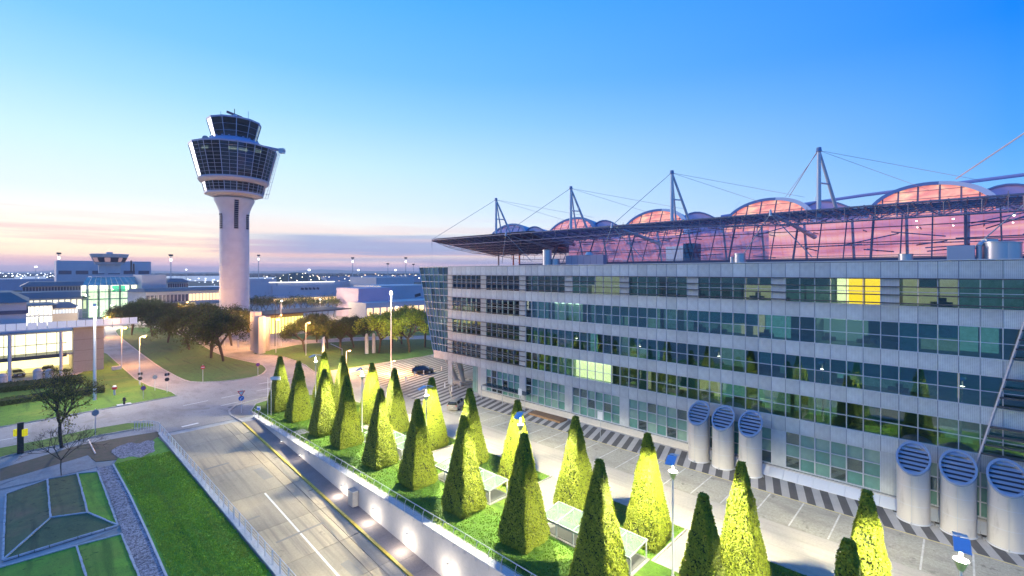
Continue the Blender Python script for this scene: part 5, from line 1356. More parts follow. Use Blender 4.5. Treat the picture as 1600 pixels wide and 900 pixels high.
def tufts(n, x0, x1, y0, y1, skip, m, label, seed, zz=.1):
    rnd = random.Random(seed); mb = MB(); c = 0
    while c < n:
        u = rnd.random(); y = y0+(y1-y0)*u**1.25; x = rnd.uniform(x0, x1)
        if skip(x, y): c += .3; continue
        for q in range(2):
            a = rnd.uniform(0, 6.28); h = rnd.uniform(.05,.12); w_ = rnd.uniform(.03,.06); dx, dy = math.cos(a)*w_, math.sin(a)*w_; ox_, oy_ = rnd.uniform(-.06,.06), rnd.uniform(-.06,.06)
            px_, py_ = x+rnd.uniform(-.05,.05), y+rnd.uniform(-.05,.05)
            mb.add([(px_-dx,py_-dy,zz-.01),(px_+dx,py_+dy,zz-.01),(px_+ox_,py_+oy_,zz+h)], [(0,1,2)])
        c += 1
    tag(mb.build('grass', m), label, 'grass', kind='stuff')
inpad = lambda x, y: x > 29.3 and (abs(((y+7.2) % 14.45)-7.2) < 2.2 or (x < 32.4 and any(b-.3 < y < b+8.7 for b in (16.8,31.25,45.7))))
tufts(42000, 24.1, 38.1, 2, 79, inpad, M_GRS, 'mown grass around the clipped hedges', 5)
lx = lambda y: 5.9+ (y-25)/45*0
P_ = [gp(*p) for p in [(177,727),(203,775),(230,833),(258,898),(285,960)]]
def left_of(x, y):
    for (xa, ya), (xb, yb) in zip(P_, P_[1:]):
        if yb <= y <= ya: return x < xb+(xa-xb)*(y-yb)/(ya-yb)+.25
    return y > P_[0][1] or y < P_[-1][1]
tufts(30000, 4, 12.1, 24, 74, left_of, M_GRC, 'rough grass between the gravel path and the ramp wall', 6)
# ---------------------------------------------------------------- left parking building
M_LEM = mat('lemon lit level', (.7,.68,.5), .7, emit=(1,.90,.42), es=1.0, var=.25, vs_=.25)
M_LEM2 = mat('warm lit interior', (.7,.68,.5), .7, emit=(1,.88,.55), es=1.05, var=.3, vs_=.5)
M_WHT2 = mat('bright lit office', (.7,.7,.6), .7, emit=(1,.95,.68), es=1.3, var=.18, vs_=.3)
M_BEIGE = ground_mat('beige cladding', (.50,.42,.34), (.44,.36,.29), .4, 4, bump=.05)
M_VIO = mat('violet grey cladding', (.42,.41,.43), .6, var=.06, vs_=.1)
M_VIOL = mat('pale violet cladding', (.52,.50,.51), .6, var=.06, vs_=.1)
M_BLUR = mat('dark blue roof', (.08,.085,.13), .5, var=.15, vs_=.1)
M_BLUP = mat('pale blue wall', (.50,.50,.53), .6, var=.08, vs_=.1)
M_TEAL = mat('teal skylight glass', (.10,.30,.32), .2, var=.25, vs_=.3)
PK = empty('parking_building', (12, 136, 0), 0, 'bright lemon lit parking and office building with a beige end wall at the left edge', 'building')
MB().box(7.2,12.1,136,152,0,9.7).build('end_wall', M_BEIGE, PK)
for q in range(4): MB().box(7.15,12.15,135.97,136.0,.2+q*2.3+2.2,.2+q*2.3+2.23).build('joint', M_BARK, PK)
MB().box(-45,7.15,149,150,0,9).build('inner_wall', M_LEM, PK)
MB().box(-45,7.15,139.2,139.4,4.6,8.9).build('lit_wall', M_WHT2, PK)
MB().box(-45,7.15,136.3,149,4.0,4.35).build('floor_slab', M_CONCB, PK)
MB().box(-45,7.15,135.6,149,8.95,9.2).build('roof_slab', M_VIOL, PK)
MB().box(-45,7.15,136.3,149,-.02,.12).build('parking_floor', mat('parking floor', (.5,.45,.3), .7), PK)
for x in range(-44, 7, 4):
    MB().box(x,x+3.6,141,147.5,3.86,3.95).build('ceiling_light', mat('parking tube', (1,1,.8), .5, emit=(1,.93,.5), es=1.6), PK)
gm_ = MB().box(.04,1.46,-.01,.01,.04,2.2).mesh('glass_pane'); gm_.materials.append(glass_mat('pale glass', (1,1,.95), .95, gl=.02))
for q in range(30):
    x = 6.2-1.5*(q+1)
    if x < -38: break
    for zz in (4.45, 6.72): inst('glass_pane', gm_, (x, 136.0, zz), PK)
    MB().box(x-.04,x+.04,135.95,136.08,4.4,8.95).build('mullion', M_DARK, PK)
MB().box(-45,6.2,135.93,136.1,6.6,6.72).build('transom', M_DARK, PK)
MB().box(-45,6.2,135.9,136.15,4.3,4.45).box(-45,6.2,135.9,136.15,3.7,4.3).build('spandrel', mat('dark spandrel', (.06,.07,.08), .4), PK)
for x in (-32,-24.5,-17,-9.5,-2,5.3): MB().cyl((x,135.2,0),(x,135.2,9.0),.28,n=10).build('column', M_STEELP, PK)
MB().box(-45,6,135.2,135.26,1.05,1.12).build('guard_rail', M_DARK, PK)
# slim white gallery running past the building top
MB().box(-4,18,134.6,136.8,9.75,9.9).build('gallery_floor', M_STEELP, PK)
for q in range(15): MB().box(-4+q*1.45+.05,-4+(q+1)*1.45-.05,134.55,134.6,9.95,11.3).build('gallery_pane', mat('gallery glass', (.65,.68,.75), .2, emit=(.9,.92,1), es=.22), PK)
# blue grey upper volume
UB = empty('upper_block', (-10, 142, 9.2), 0, 'plain violet grey block with dark roof topping the parking building', 'building')
MB().box(-45,.3,139.5,165,9.2,15.2).build('wall', M_VIOL, UB)
MB().box(-45,.6,139.2,165.4,12.9,13.6).build('dark_band', M_BLUR, UB)
MB().add([(-45,138.9,15.2),(.8,138.9,15.2),(.8,166,15.2),(-45,166,15.2),(-45,145,17.2),(-2,145,17.2),(-2,160,17.2),(-45,160,17.2)], [(3,2,1,0),(4,5,6,7),(0,1,5,4),(1,2,6,5),(2,3,7,6),(3,0,4,7)]).build('roof', M_BLUR, UB)
# ---------------------------------------------------------------- background buildings, each placed by its left and right column and depth
M_WIN = mat('dark far window', (.05,.06,.11), .2)
M_CGLS = mat('old cab dark glass', (.04,.03,.06), .08)
def block(name, pxa, pxb, Z, ytop, ybot, depth, m, label, wins=None, roof=None, cat='building', mlit=None, wm=None):
    """box facing -Y whose front spans the columns pxa..pxb; ytop/ybot in picture rows at depth Z"""
    xa, ya = gd(pxa, Z); tb_ = (pxb-800)/FPX; Zb = ya/(CS-tb_*SN); xb = Zb*(SN+tb_*CS)
    zt, zb = zat(ytop, Z), max(0, zat(ybot, Z)) if ybot else 0
    e = empty(name, (xa, ya, 0), 0, label, cat)
    MB().box(xa,xb,ya,ya+depth,zb if zb > 1 else 0,zt).build('wall', m, e)
    if roof: 
        h = roof; MB().add([(xa-1,ya-1.2,zt+.02),(xb+1,ya-1.2,zt+.02),(xb+1,ya+depth,zt+.02),(xa-1,ya+depth,zt+.02),(xa+h,ya+h*2,zt+h),(xb-h,ya+h*2,zt+h),(xb-h,ya+depth-1,zt+h),(xa+h,ya+depth-1,zt+h)], [(3,2,1,0),(4,5,6,7),(0,1,5,4),(1,2,6,5),(2,3,7,6),(3,0,4,7)]).build('roof', M_BLUR, e)
    if wins:
        for (z0f, z1f, n, mm) in wins:
            z0, z1 = zt*z0f, zt*z1f; wd = (xb-xa)/n
            for i in range(n):
                MB().box(xa+(i+.12)*wd, xa+(i+.88)*wd, ya-.12, ya-.02, z0, z1).build('window', mm, e)
    return e, xa, xb, ya, zt
# old hotel slab with the little tower
e, xa, xb, ya, zt = block('terminal_block', 88, 236, 290, 407, None, 30, M_BLUP, 'long pale blue terminal block carrying the small old control tower', [(.70,.78,6,M_BLUR)])
OT = empty('old_control_tower', (*gd(171, 282), 0), 0, 'small old control tower with a flared cab on the roof of the terminal block', 'control tower')
ox, oy = gd(171, 282)
def zo(p): return zat(p, 282)
MB().lathe([(5.4,zo(427)),(5.4,zo(413))], ox, oy, 8, R(22)).build('base', M_VIOL, OT)
MB().lathe([(7.0,zo(413.5)),(7.6,zo(410))], ox, oy, 8, R(22)).build('cab_wall', M_VIOL, OT)
MB().lathe([(7.4,zo(410)),(8.7,zo(402.5))], ox, oy, 8, R(22)).build('cab_interior', M_WIN, OT)
for i in range(8):
    a0_, a1_ = R(22+45*i), R(67+45*i)
    for f0, f1 in ((.06,.47),(.53,.94)):
        pa = [(math.cos(a0_)*(1-f)+math.cos(a1_)*f, math.sin(a0_)*(1-f)+math.sin(a1_)*f) for f in (f0, f1)]
        MB().quad((ox+pa[0][0]*7.7,oy+pa[0][1]*7.7,zo(409.5)),(ox+pa[1][0]*7.7,oy+pa[1][1]*7.7,zo(409.5)),(ox+pa[1][0]*8.9,oy+pa[1][1]*8.9,zo(403)),(ox+pa[0][0]*8.9,oy+pa[0][1]*8.9,zo(403))).build('cab_window', mat('old cab glass', (.3,.2,.25), .1, emit=(1,.6,.5), es=.22) if f0 < .5 else M_CGLS, OT)
MB().lathe([(8.8,zo(402.5)),(9.6,zo(397.5)),(9.2,zo(397))], ox, oy, 8, R(22)).build('cab_roof', M_VIOL, OT)
MB().box(ox-1.4,ox+1.4,oy-1.4,oy+1.4,zo(397),zo(394)).build('roof_box', M_VIOL, OT)
for px in (205, 209): x, y = gd(px, 282); MB().cyl((x,y,zo(425)),(x,y,zo(407 if px == 205 else 412)),.4,n=6).build('antenna_mast', M_DARK, OT)
e, xa, xb, ya, zt = block('terminal_wing', 35, 140, 235, 448, None, 25, M_VIOL, 'terminal wing with dark roof and a row of small windows left of the glass hall', [(.84,.98,22,M_WIN)], roof=2.2)
e, xa, xb, ya, zt = block('terminal_wing', 0, 138, 200, 468.5, None, 20, M_VIOL, 'lower terminal wing with a dark blue roof and lit glazed front at the left', [(.45,.92,14,M_LEM2)], roof=2.6)
e, xa, xb, ya, zt = block('lit_pavilion', 40, 82, 170, 478, None, 16, M_VIOL, 'brightly lit white glazed pavilion with a flat roof behind the parking building', [(.62,.95,6,M_WHT2),(.2,.55,6,M_WHT2)], roof=.5)
e, xa, xb, ya, zt = block('entrance_block', 82, 121, 176, 482, None, 14, M_BEIGE, 'beige block with a dark sloping roof before the glass hall', [(.74,.93,8,mat('cool lit strip', (.5,.55,.6), .5, emit=(.7,.85,1), es=.5))], roof=1.8)
# glass hall
GH = empty('glass_hall', (*gd(140, 215), 0), 0, 'tall glass terminal hall glowing white and green under a teal skylight', 'terminal hall')
gx0, gy0 = gd(128, 216); t_ = (228-800)/FPX; Zb = gy0/(CS-t_*SN); gx1 = Zb*(SN+t_*CS); ztop = zat(446, 216)
MB().box(gx0,gx1,gy0+4,gy0+5,0,ztop).build('lit_interior', mat('hall light', (.7,.75,.6), .6, emit=(1,1,.72), es=1.35, var=.45, vs_=.14), GH)
MB().box(gx0+11,gx0+16,gy0+3.6,gy0+3.9,ztop*.80,ztop*.97).build('green_sign_wall', mat('green wall', (.1,.5,.3), .6, emit=(.1,.85,.45), es=.7), GH)
pg = MB().box(.06,2.0,-.02,.02,.06,2.6).mesh('glass_pane'); pg.materials.append(glass_mat('hall pane', (.88,1,.92), .9, gl=.04))
nx = int((gx1-gx0)/2.06)
for i in range(nx):
    for j in range(int(ztop/2.66)): inst('glass_pane', pg, (gx0+i*2.06, gy0, j*2.66), GH)
mb = MB()
for i in range(nx+1): mb.box(gx0+i*2.06-.06,gx0+i*2.06+.06,gy0-.1,gy0+.1,0,ztop)
for j in range(int(ztop/2.66)+1): mb.box(gx0,gx1,gy0-.08,gy0+.08,j*2.66-.06,j*2.66+.06)
mb.build('facade_grid', M_STEELP, GH)
for i in range(6): MB().cyl((gx0+2+i*(gx1-gx0-4)/5,gy0+1.5,0),(gx0+2+i*(gx1-gx0-4)/5,gy0+1.5,ztop),.45,n=10).build('column', mat('hall column', (.6,.68,.6), .4), GH)
MB().box(gx0,gx1,gy0+.3,gy0+4,ztop*.55,ztop*.58).box(gx0,gx1,gy0+.3,gy0+4,ztop*.78,ztop*.80).build('gallery', M_TEAL, GH)
zs1 = zat(433, 222)
for i in range(nx):
    f0, f1 = i/nx, (i+1)/nx; xa, xb = gx0+(gx1-gx0)*f0, gx0+(gx1-gx0)*f1; cxm = (gx0+gx1)/2
    u = lambda x: cxm+(x-cxm)*.8
    MB().quad((xa+.06,gy0-.6,ztop+.1),(xb-.06,gy0-.6,ztop+.1),(u(xb)-.06,gy0+9,zs1),(u(xa)+.06,gy0+9,zs1)).build('skylight_pane', M_TEAL, GH)
MB().box(gx0-.6,gx1+.6,gy0-.8,gy0-.6,ztop-.1,ztop+.15).build('eaves', M_STEELP, GH)
MB().box(gx0+4,gx1-4,gy0+9,gy0+26,ztop-4,zs1+.4).build('attic', M_BLUP, GH)
e, *_ = block('stair_block', 222, 260, 222, 429.5, None, 26, M_VIOL, 'plain violet stair block at the right end of the glass hall')
e, *_ = block('terminal_wing', 262, 294, 262, 441, None, 20, M_VIOL, 'short wing with a stepped dark roof beyond the violet stair block', [(.72,.95,9,M_WIN)], roof=2.0)
def wing(name, pxa, Za, pxb, Zb, ztop, label, n, mm, zb=0.0, roof=1.4, frac=(.6,.93), m=M_VIOL, depth=14, half=None):
    """slanting range between two ground points"""
    a = Vector(gd(pxa, Za)); b = Vector(gd(pxb, Zb)); d = b-a; L = d.length; ang = math.atan2(d.y, d.x)
    e = empty(name, (a.x, a.y, 0), ang, label, 'building', local=True)
    MB().box(0,L,0,depth,0,ztop).build('wall', m, e)
    if roof: MB().add([(-1,-1.3,ztop+.02),(L+1,-1.3,ztop+.02),(L+1,depth,ztop+.02),(-1,depth,ztop+.02),(1,3,ztop+roof),(L-1,3,ztop+roof),(L-1,depth-1,ztop+roof),(1,depth-1,ztop+roof)], [(3,2,1,0),(4,5,6,7),(0,1,5,4),(1,2,6,5),(2,3,7,6),(3,0,4,7)]).build('roof', M_BLUR, e)
    wd = L/n
    for i in range(n):
        mq = mm[0] if i < n*(half or 1) else mm[-1]
        MB().box((i+.14)*wd,(i+.86)*wd,-.14,-.02,ztop*frac[0],ztop*frac[1]).build('window', mq, e)
    return e
M_AMB = mat('amber lit windows', (.6,.4,.2), .6, emit=(1,.66,.32), es=1.3, var=.3, vs_=.3)
wing('terminal_wing', 228, 205, 352, 238, 12.6, 'long curved wing with a dark roof and half lit windows running behind the tower', 22, (M_WIN, M_AMB), half=.5, frac=(.62,.88))
wing('terminal_wing', 236, 186, 352, 215, 7.4, 'low amber lit wing in front of the long curved wing, behind the grove', 18, (M_AMB,), frac=(.30,.78), roof=1.0)
# long violet terminal right of the tower
block('terminal_block', 388, 432, 320, 436, None, 30, M_VIOL, 'plain violet terminal block immediately right of the tower shaft')
lt, xa, xb, ya, zt = block('terminal_building', 426, 566, 330, 447, None, 40, M_VIOL, 'long pale violet terminal with a bright gallery roof line and a glowing ground storey')
MB().box(xa-18,xb+2,ya-5,ya-.2,zat(466,330),zat(462,330)).build('roof_edge', M_VIOL, lt)
MB().box(xa,xb,ya-.3,ya-.05,.3,zat(467,330)).build('lit_front', M_AMB, lt)
for i in range(24): MB().box(xa+(xb-xa)*i/24-.2,xa+(xb-xa)*i/24+.2,ya-.6,ya-.32,.0,zat(466,330)).build('pier', M_BEIGE, lt)
for x0f in (.30,.86):
    for q in range(5): MB().obox((xa+(xb-xa)*x0f+q*3.2*.9,ya-.2,zat(452.5,330)),(2.0,.3,1.5),(0,R(15),0)).build('vent_slot', M_WIN, lt)
MB().box(xa+4,xb-6,ya+2,ya+14,zt,zt+2.2).build('roof_gallery', M_BLUP, lt)
MB().box(xa-2,xa+46,ya+1.2,ya+1.6,zt+2.3,zt+2.8).build('light_strip', mat('white strip light', (1,1,1), .5, emit=(1,.95,.85), es=1.6), lt)
block('terminal_block', 588, 646, 340, 433.5, None, 40, M_VIOL, 'violet box shaped terminal block on the right, beyond the lower pale wall')
block('terminal_building', 560, 612, 215, 451, None, 22, mat('rose violet cladding', (.48,.40,.52), .6, var=.06, vs_=.1), 'rose violet block with a paler near corner standing before the long terminal')
block('hangar', 596, 676, 245, 447, None, 30, M_BLUP, 'blue walled hangar with a logo-like mark, left of the glazed corner')
block('annex', 572, 690, 205, 474, None, 16, M_VIOL, 'low pale violet annex behind the yellow green trees', [(.3,.7,12,M_AMB)])
x, y = gd(651, 243); tag(MB().obox((x,y-1.0,zat(461,243)),(3.6,.12,1.5),(0,R(-12),0)).build('wall_emblem', M_DARK, at=(x,y-1.0,zat(461,243))), 'small dark bird-like emblem on the blue hangar wall', 'emblem')
# yellow lit underpass pavilion
yp = wing('lit_pavilion', 413, 160, 474, 172, 6.6, 'yellow lit glass pavilion with a dark flat roof right of the grey fins', 12, (mat('yellow pavilion light', (.8,.75,.3), .5, emit=(1,.92,.25), es=1.25, var=.3, vs_=.3),), frac=(.02,.82), roof=.0, m=mat('ochre wall', (.5,.36,.08), .6))
MB().box(-2,34,-2,16,6.62,7.0).build('flat_roof', mat('pavilion roof', (.10,.08,.075), .8), yp)
# grey fins at the tower foot
for i, (px, py, h, wdt, l) in enumerate(((398,548,33,4.2,'tall curved grey concrete fin beside the tower foot'),(404,552,29,4.0,'middle grey concrete fin beside the tower foot'),(412,548,26,3.4,'lower right grey concrete fin beside the tower foot'))):
    x, y = gp(px, py); zt = (py-(487 if i == 0 else 494 if i == 1 else 495))/FPX*(FPX*H/(py-425))
    mb = MB(); pts = []
    for q in range(9):
        a = R(-70+q*17); pts.append((x+1.6*math.cos(a), y+1.9*math.sin(a)))
    mb.prism(pts+[(x-.6,y+1.9),(x-.6,y-1.9)], 0, zt)
    tag(mb.build('concrete_fin', mat('fin concrete', (.42,.40,.44), .7, var=.1), at=(x,y,0)), l, 'concrete fin', 'curved concrete fins at the tower foot')
# ---------------------------------------------------------------- horizon: fields, woods, mound, lights
rnd = random.Random(31)
struct('hills', MB().add([p for i in range(61) for p in [(*gd(-300+i*40, 7000), -5), (*gd(-300+i*40, 7000), 38+14*math.sin(i*.7)+8*math.sin(i*1.9+1)), (*gd(-300+i*40, 7600), -5)]], [(3*i, 3*i+3, 3*i+4, 3*i+1) for i in range(60)]+[(3*i+1, 3*i+4, 3*i+5, 3*i+2) for i in range(60)]), mat('far woods', (.05,.075,.11), .9, var=.2, vs_=.004))
mx_, my_ = gd(464, 640)
mb = MB(); prof = [(62,-.1),(52,3),(40,7.5),(28,13),(16,18.5),(8,20.5),(2,21)]
mb.lathe([(r*1.0,zz*1.0) for r, zz in prof], mx_, my_, 36)
struct('mound', mb, mat('mound grass', (.05,.085,.06), .9, var=.3, vs_=.05))
path_l = MB()
for i in range(22):
    f = i/21; a = R(200+f*150)-TH*0; r_ = 50-38*f; zz = 4+15*f
    a2 = math.atan2(-my_, -mx_)+R(-75+150*((i*2 % 11)/10)); path_l.cyl((mx_+r_*math.cos(a2), my_+r_*math.sin(a2), zz+.2), (mx_+r_*math.cos(a2), my_+r_*math.sin(a2), zz+1.2), .45, n=6)
tag(path_l.build('path_lights', mat('far warm light', (1,.9,.7), .5, emit=(1,.88,.62), es=5)), 'string of small lights along the path up the viewing mound', 'lights', kind='stuff')
def dots(name, n, pxr, Zr, zr, size, m, label, seed):
    rnd = random.Random(seed); mb = MB()
    for i in range(n):
        px = rnd.uniform(*pxr); Z = rnd.uniform(*Zr); x, y = gd(px, Z); s = size*Z/1000*rnd.uniform(.5,1.2); zz = rnd.uniform(*zr)
        mb.box(x-s,x+s,y-s,y+s,zz,zz+s*1.4)
    tag(mb.build(name, m), label, 'lights', kind='stuff')
M_FW = MATS['far warm light']; M_FC = mat('far cool light', (.9,.95,1), .5, emit=(.9,.96,1), es=4); M_FO = mat('far orange light', (1,.7,.4), .5, emit=(1,.6,.3), es=4)
dots('apron_lights', 130, (400,690), (700,1700), (2,12), .75, M_FW, 'scatter of warm lights on the far airfield right of the tower', 1)
dots('apron_lights', 60, (480,690), (900,2000), (2,12), .8, M_FO, 'scatter of orange lights on the far airfield right of the mound', 2)
dots('town_lights', 90, (0,110), (800,2200), (4,16), .9, M_FC, 'bright scatter of white lights on the left horizon', 3)
dots('town_lights', 70, (240,345), (500,1800), (2,10), .8, M_FC, 'scatter of cool lights between the terminal and the tower', 4)
# far sheds and rows of parked aircraft stands
M_FB = mat('far shed wall', (.30,.36,.48), .7, var=.2, vs_=.02); M_FBL = mat('far lit shed', (.7,.75,.8), .7, emit=(.85,.92,1), es=.3, var=.5, vs_=.05)
for i, (px, Z, wd, h, m, l) in enumerate([(20,900,50,9,M_FBL,'far lit shed on the left horizon, leftmost'),(48,980,46,12,M_FBL,'far lit shed on the left horizon near the tallest mast'),(10,620,120,12,M_FB,'far grey shed at the left edge of the horizon'),(62,560,90,13,M_FB,'far grey hall before the lit sheds on the left'),(300,520,60,5,M_FBL,'row of lit stands between the terminal and the tower'),(330,560,50,4,M_FBL,'lit stand just left of the tower'),(308,1100,110,12,M_FBL,'far lit hall left of the tower'),(410,900,60,11,M_FBL,'far lit hall right of the tower'),(545,1100,110,11,M_FB,'far grey hall right of the mound'),(610,1300,140,12,M_FB,'far grey hall near the right light masts'),(655,1000,60,14,M_FB,'far grey hall beside the glazed corner')]):
    x, y = gd(px, Z); tag(MB().box(x-wd/2,x+wd/2,y,y+25,0,h).build('far_hall', m, at=(x,y,0)), l, 'far hall', 'far halls on the airfield')
wood = MB(); rnd = random.Random(12)
for i in range(2600):
    px = rnd.uniform(-60, 700); Z = rnd.uniform(1300, 3600); x, y = gd(px, Z); r_ = rnd.uniform(5, 13); h = rnd.uniform(8, 15)
    wood.lathe([(r_,0),(r_*1.1,h*.5),(r_*.5,h)], x, y, 5, rnd.uniform(0,1))
tag(wood.build('far_woods', mat('far wood leaves', (.03,.05,.045), .9, var=.3, vs_=.02)), 'dark band of distant woods and hedgerows on the plain', 'woods', kind='stuff')
# fill lamps added to brighten the terminal fronts
fl = empty('added_fill_lamp', (0,0,0), 0, 'x', 'street lamp', local=True)
MB().cyl((0,0,0),(0,0,9),.14,.08,n=8).build('post', M_STEEL, fl); MB().lathe([(.5,8.9),(.55,9.15),(.2,9.35)],0,0,12).build('lamp_hood', M_STEEL, fl); MB().lathe([(.3,8.75),(.45,8.89)],0,0,12).build('lamp_glass', M_LAMPW, fl)
for i, (px, Z, e_, l) in enumerate(((60,150,2500,'added fill lamp between the parking building and the lit pavilion'),(122,168,3500,'added fill lamp before the beige entrance block'),(176,180,14000,'added fill lamp before the middle of the glass hall'),(262,176,9000,'added fill lamp behind the grove, right of the glass hall'),(440,205,12000,'added fill lamp before the tree avenue, nearest the tower'),(500,215,16000,'added fill lamp before the tree avenue, in its middle'),(556,240,9000,'added fill lamp before the glowing ground storey of the long terminal'),(620,170,1800,'added fill lamp behind the yellow green trees'))):
    x, y = gd(px, Z); o = place(fl, i > 0, (x, y, 0), 0, l, 'added fill lamps before the terminals'); lamp('POINT', (0,0,8.4), e_*.7, (1,.66,.34) if i > 3 else (1,.85,.6), .4, o)
# ---------------------------------------------------------------- street lamps with amber heads
M_AML = mat('amber lamp glass', (1,.7,.3), .4, emit=(1,.56,.12), es=22)
sl_ = empty('street_lamp', (0,0,0), 0, 'x', 'street lamp', local=True)
MB().cyl((0,0,0),(0,0,7.6),.1,.055,n=10).build('post', M_STEELP, sl_, smooth=True)
MB().cyl((0,0,7.55),(.5,0,7.75),.045,n=8).build('arm', M_STEELP, sl_)
MB().obox((.75,0,7.8),(.8,.3,.16),(0,R(-8),0)).build('lamp_housing', M_STEEL, sl_, bevel=.03)
MB().cyl((.75,0,7.72),(.75,0,7.52),.22,.13,n=12).build('lamp_glass', M_AML, sl_)
SL = [(218,601,7.2,1,'amber street lamp beside the branch road, nearest the junction'),(190,574,6.6,1,'amber street lamp beside the branch road, farther from the junction'),(431,552,6.8,1,'amber street lamp right of the grey fins'),(478,556,6.9,1,'amber street lamp over the dark trees behind the signboard'),(541,580,7.2,1,'amber street lamp flaring starlike over the striped plaza'),(611,585,5.0,1,'amber street lamp between two lit clipped hedges'),(372,545,7.2,1,'amber street lamp flaring at the foot of the tower'),(351,540,6.2,1,'amber street lamp just left of the tower foot'),(289,522,8.0,1,'amber street lamp high above the grove'),(312,530,7,1,'amber street lamp behind the back of the grove'),(436,540,6.5,1,'amber street lamp behind the flagpoles'),(163,528,7,1,'amber street lamp before the glass hall'),(535,560,0,0,'')]
for i, (px, py, h, li, l) in enumerate(SL):
    if not l: continue
    x, y = gp(px, py); Z = x*SN+y*CS
    hy_ = {218:414+0,190:0}.get(px, 0)
    heads = [413+0,0]
    tops = {218:527,190:513,431:500,478:505,541:549,611:565,372:495,351:501,289:473,312:486,436:493,163:496}
    zt = zat(tops[px], Z); s = zt/7.6
    o = place(sl_, i > 0, (x, y, 0), R(rnd.uniform(-40,40)), l, 'amber street lamps'); o.scale = (1,1,s)
    if li: lamp('POINT', (.75,0,7.3), {541:6000,372:1600,351:1300,431:2600}.get(px,3200), (1,.46,.13), .25, o)
# tall slim poles
def pole(px, py, ptop, r, m, label, name='tall_pole', cat='pole', extra=None):
    x, y = gp(px, py); Z = x*SN+y*CS; zt = zat(ptop, Z); e = empty(name, (x,y,0), 0, label, cat)
    MB().cyl((x,y,0),(x,y,zt),r,r*.6,n=10).build('post', m, e, smooth=True)
    if extra: extra(e, x, y, zt)
    return e
pole(148, 626, 479, .24, M_POLEW, 'very tall white pole standing on the left lawn', extra=lambda e,x,y,z: (MB().cyl((x,y,z),(x,y,z+.5),.3,.2,n=10).build('pole_head', M_STEELP, e), MB().cyl((x,y,z-.3),(x,y,z-.02),.34,n=10).build('lens', M_LAMPW, e), lamp('SPOT', (.0,-.5,z-.6), 12000, (1,.93,.82), .4, e, spot=150, blend=.5)))
pole(611, 566, 457, .17, M_POLEW, 'tall grey lamp mast rising among the yellow green trees', 'lamp_mast', 'lamp mast', lambda e,x,y,z: (MB().cyl((x,y,z-.5),(x,y,z+.3),.35,.25,n=10).build('mast_head', M_LAMPW, e), lamp('SPOT', (0,-.6,z-.7), 12000, (1,.95,.6), .3, e, spot=150, blend=.5)))
pole(430, 541, 468, .13, M_DARK, 'dark flagpole behind the grey fins', 'flagpole', 'flagpole')
pole(439, 541, 474, .13, M_POLEW, 'white flagpole behind the grey fins', 'flagpole', 'flagpole')
for px, Z, top, l in ((92,420,397,'tall apron light mast left of the terminal, on the skyline'),(267,400,400,'tall apron light mast between terminal block and tower'),(404,520,400,'tall apron light mast just right of the tower shaft'),(551,520,404,'tall apron light mast above the middle of the long terminal'),(634,520,404,'tall apron light mast right of the violet box block'),(606,560,413,'thin dark apron mast without glow'),(646,620,414,'thin apron mast nearest the glazed corner')):
    x, y = gd(px, Z); zt = zat(top, Z); e = empty('light_mast', (x,y,0), 0, l, 'light mast', 'apron light masts')
    MB().cyl((x,y,0),(x,y,zt),.6,.28,n=8).build('mast', M_STEEL, e); MB().cyl((x,y,zt-.2),(x,y,zt+1.4),1.5,1.7,n=10).build('lamp_ring', M_DARK, e)
    if px not in (606, 646): MB().cyl((x,y,zt-4.5),(x,y,zt-2.5),.7,.9,n=8).build('lit_lamps', M_FC, e)
for px, Z, top, l in ((56,500,418,'short glowing light mast on the left horizon'),(107,480,410,'glowing light mast beside the skyline slab'),(291,700,422,'bright short light mast left of the tower'),(483,430,423,'bright lamp mast in front of the mound'),(560,470,423,'bright lamp mast right of the mound'),(618,470,423,'bright lamp mast near the violet box block'),(451,430,426,'slim unlit mast before the mound')):
    x, y = gd(px, Z); zt = zat(top, Z); e = empty('light_mast', (x,y,0), 0, l, 'light mast', 'apron light masts')
    MB().cyl((x,y,0),(x,y,zt),.35,.2,n=6).build('mast', M_STEEL, e)
    if px != 451: MB().cyl((x,y,zt),(x,y,zt+1.4),1.0,n=8).build('lit_lamps', M_FC, e)
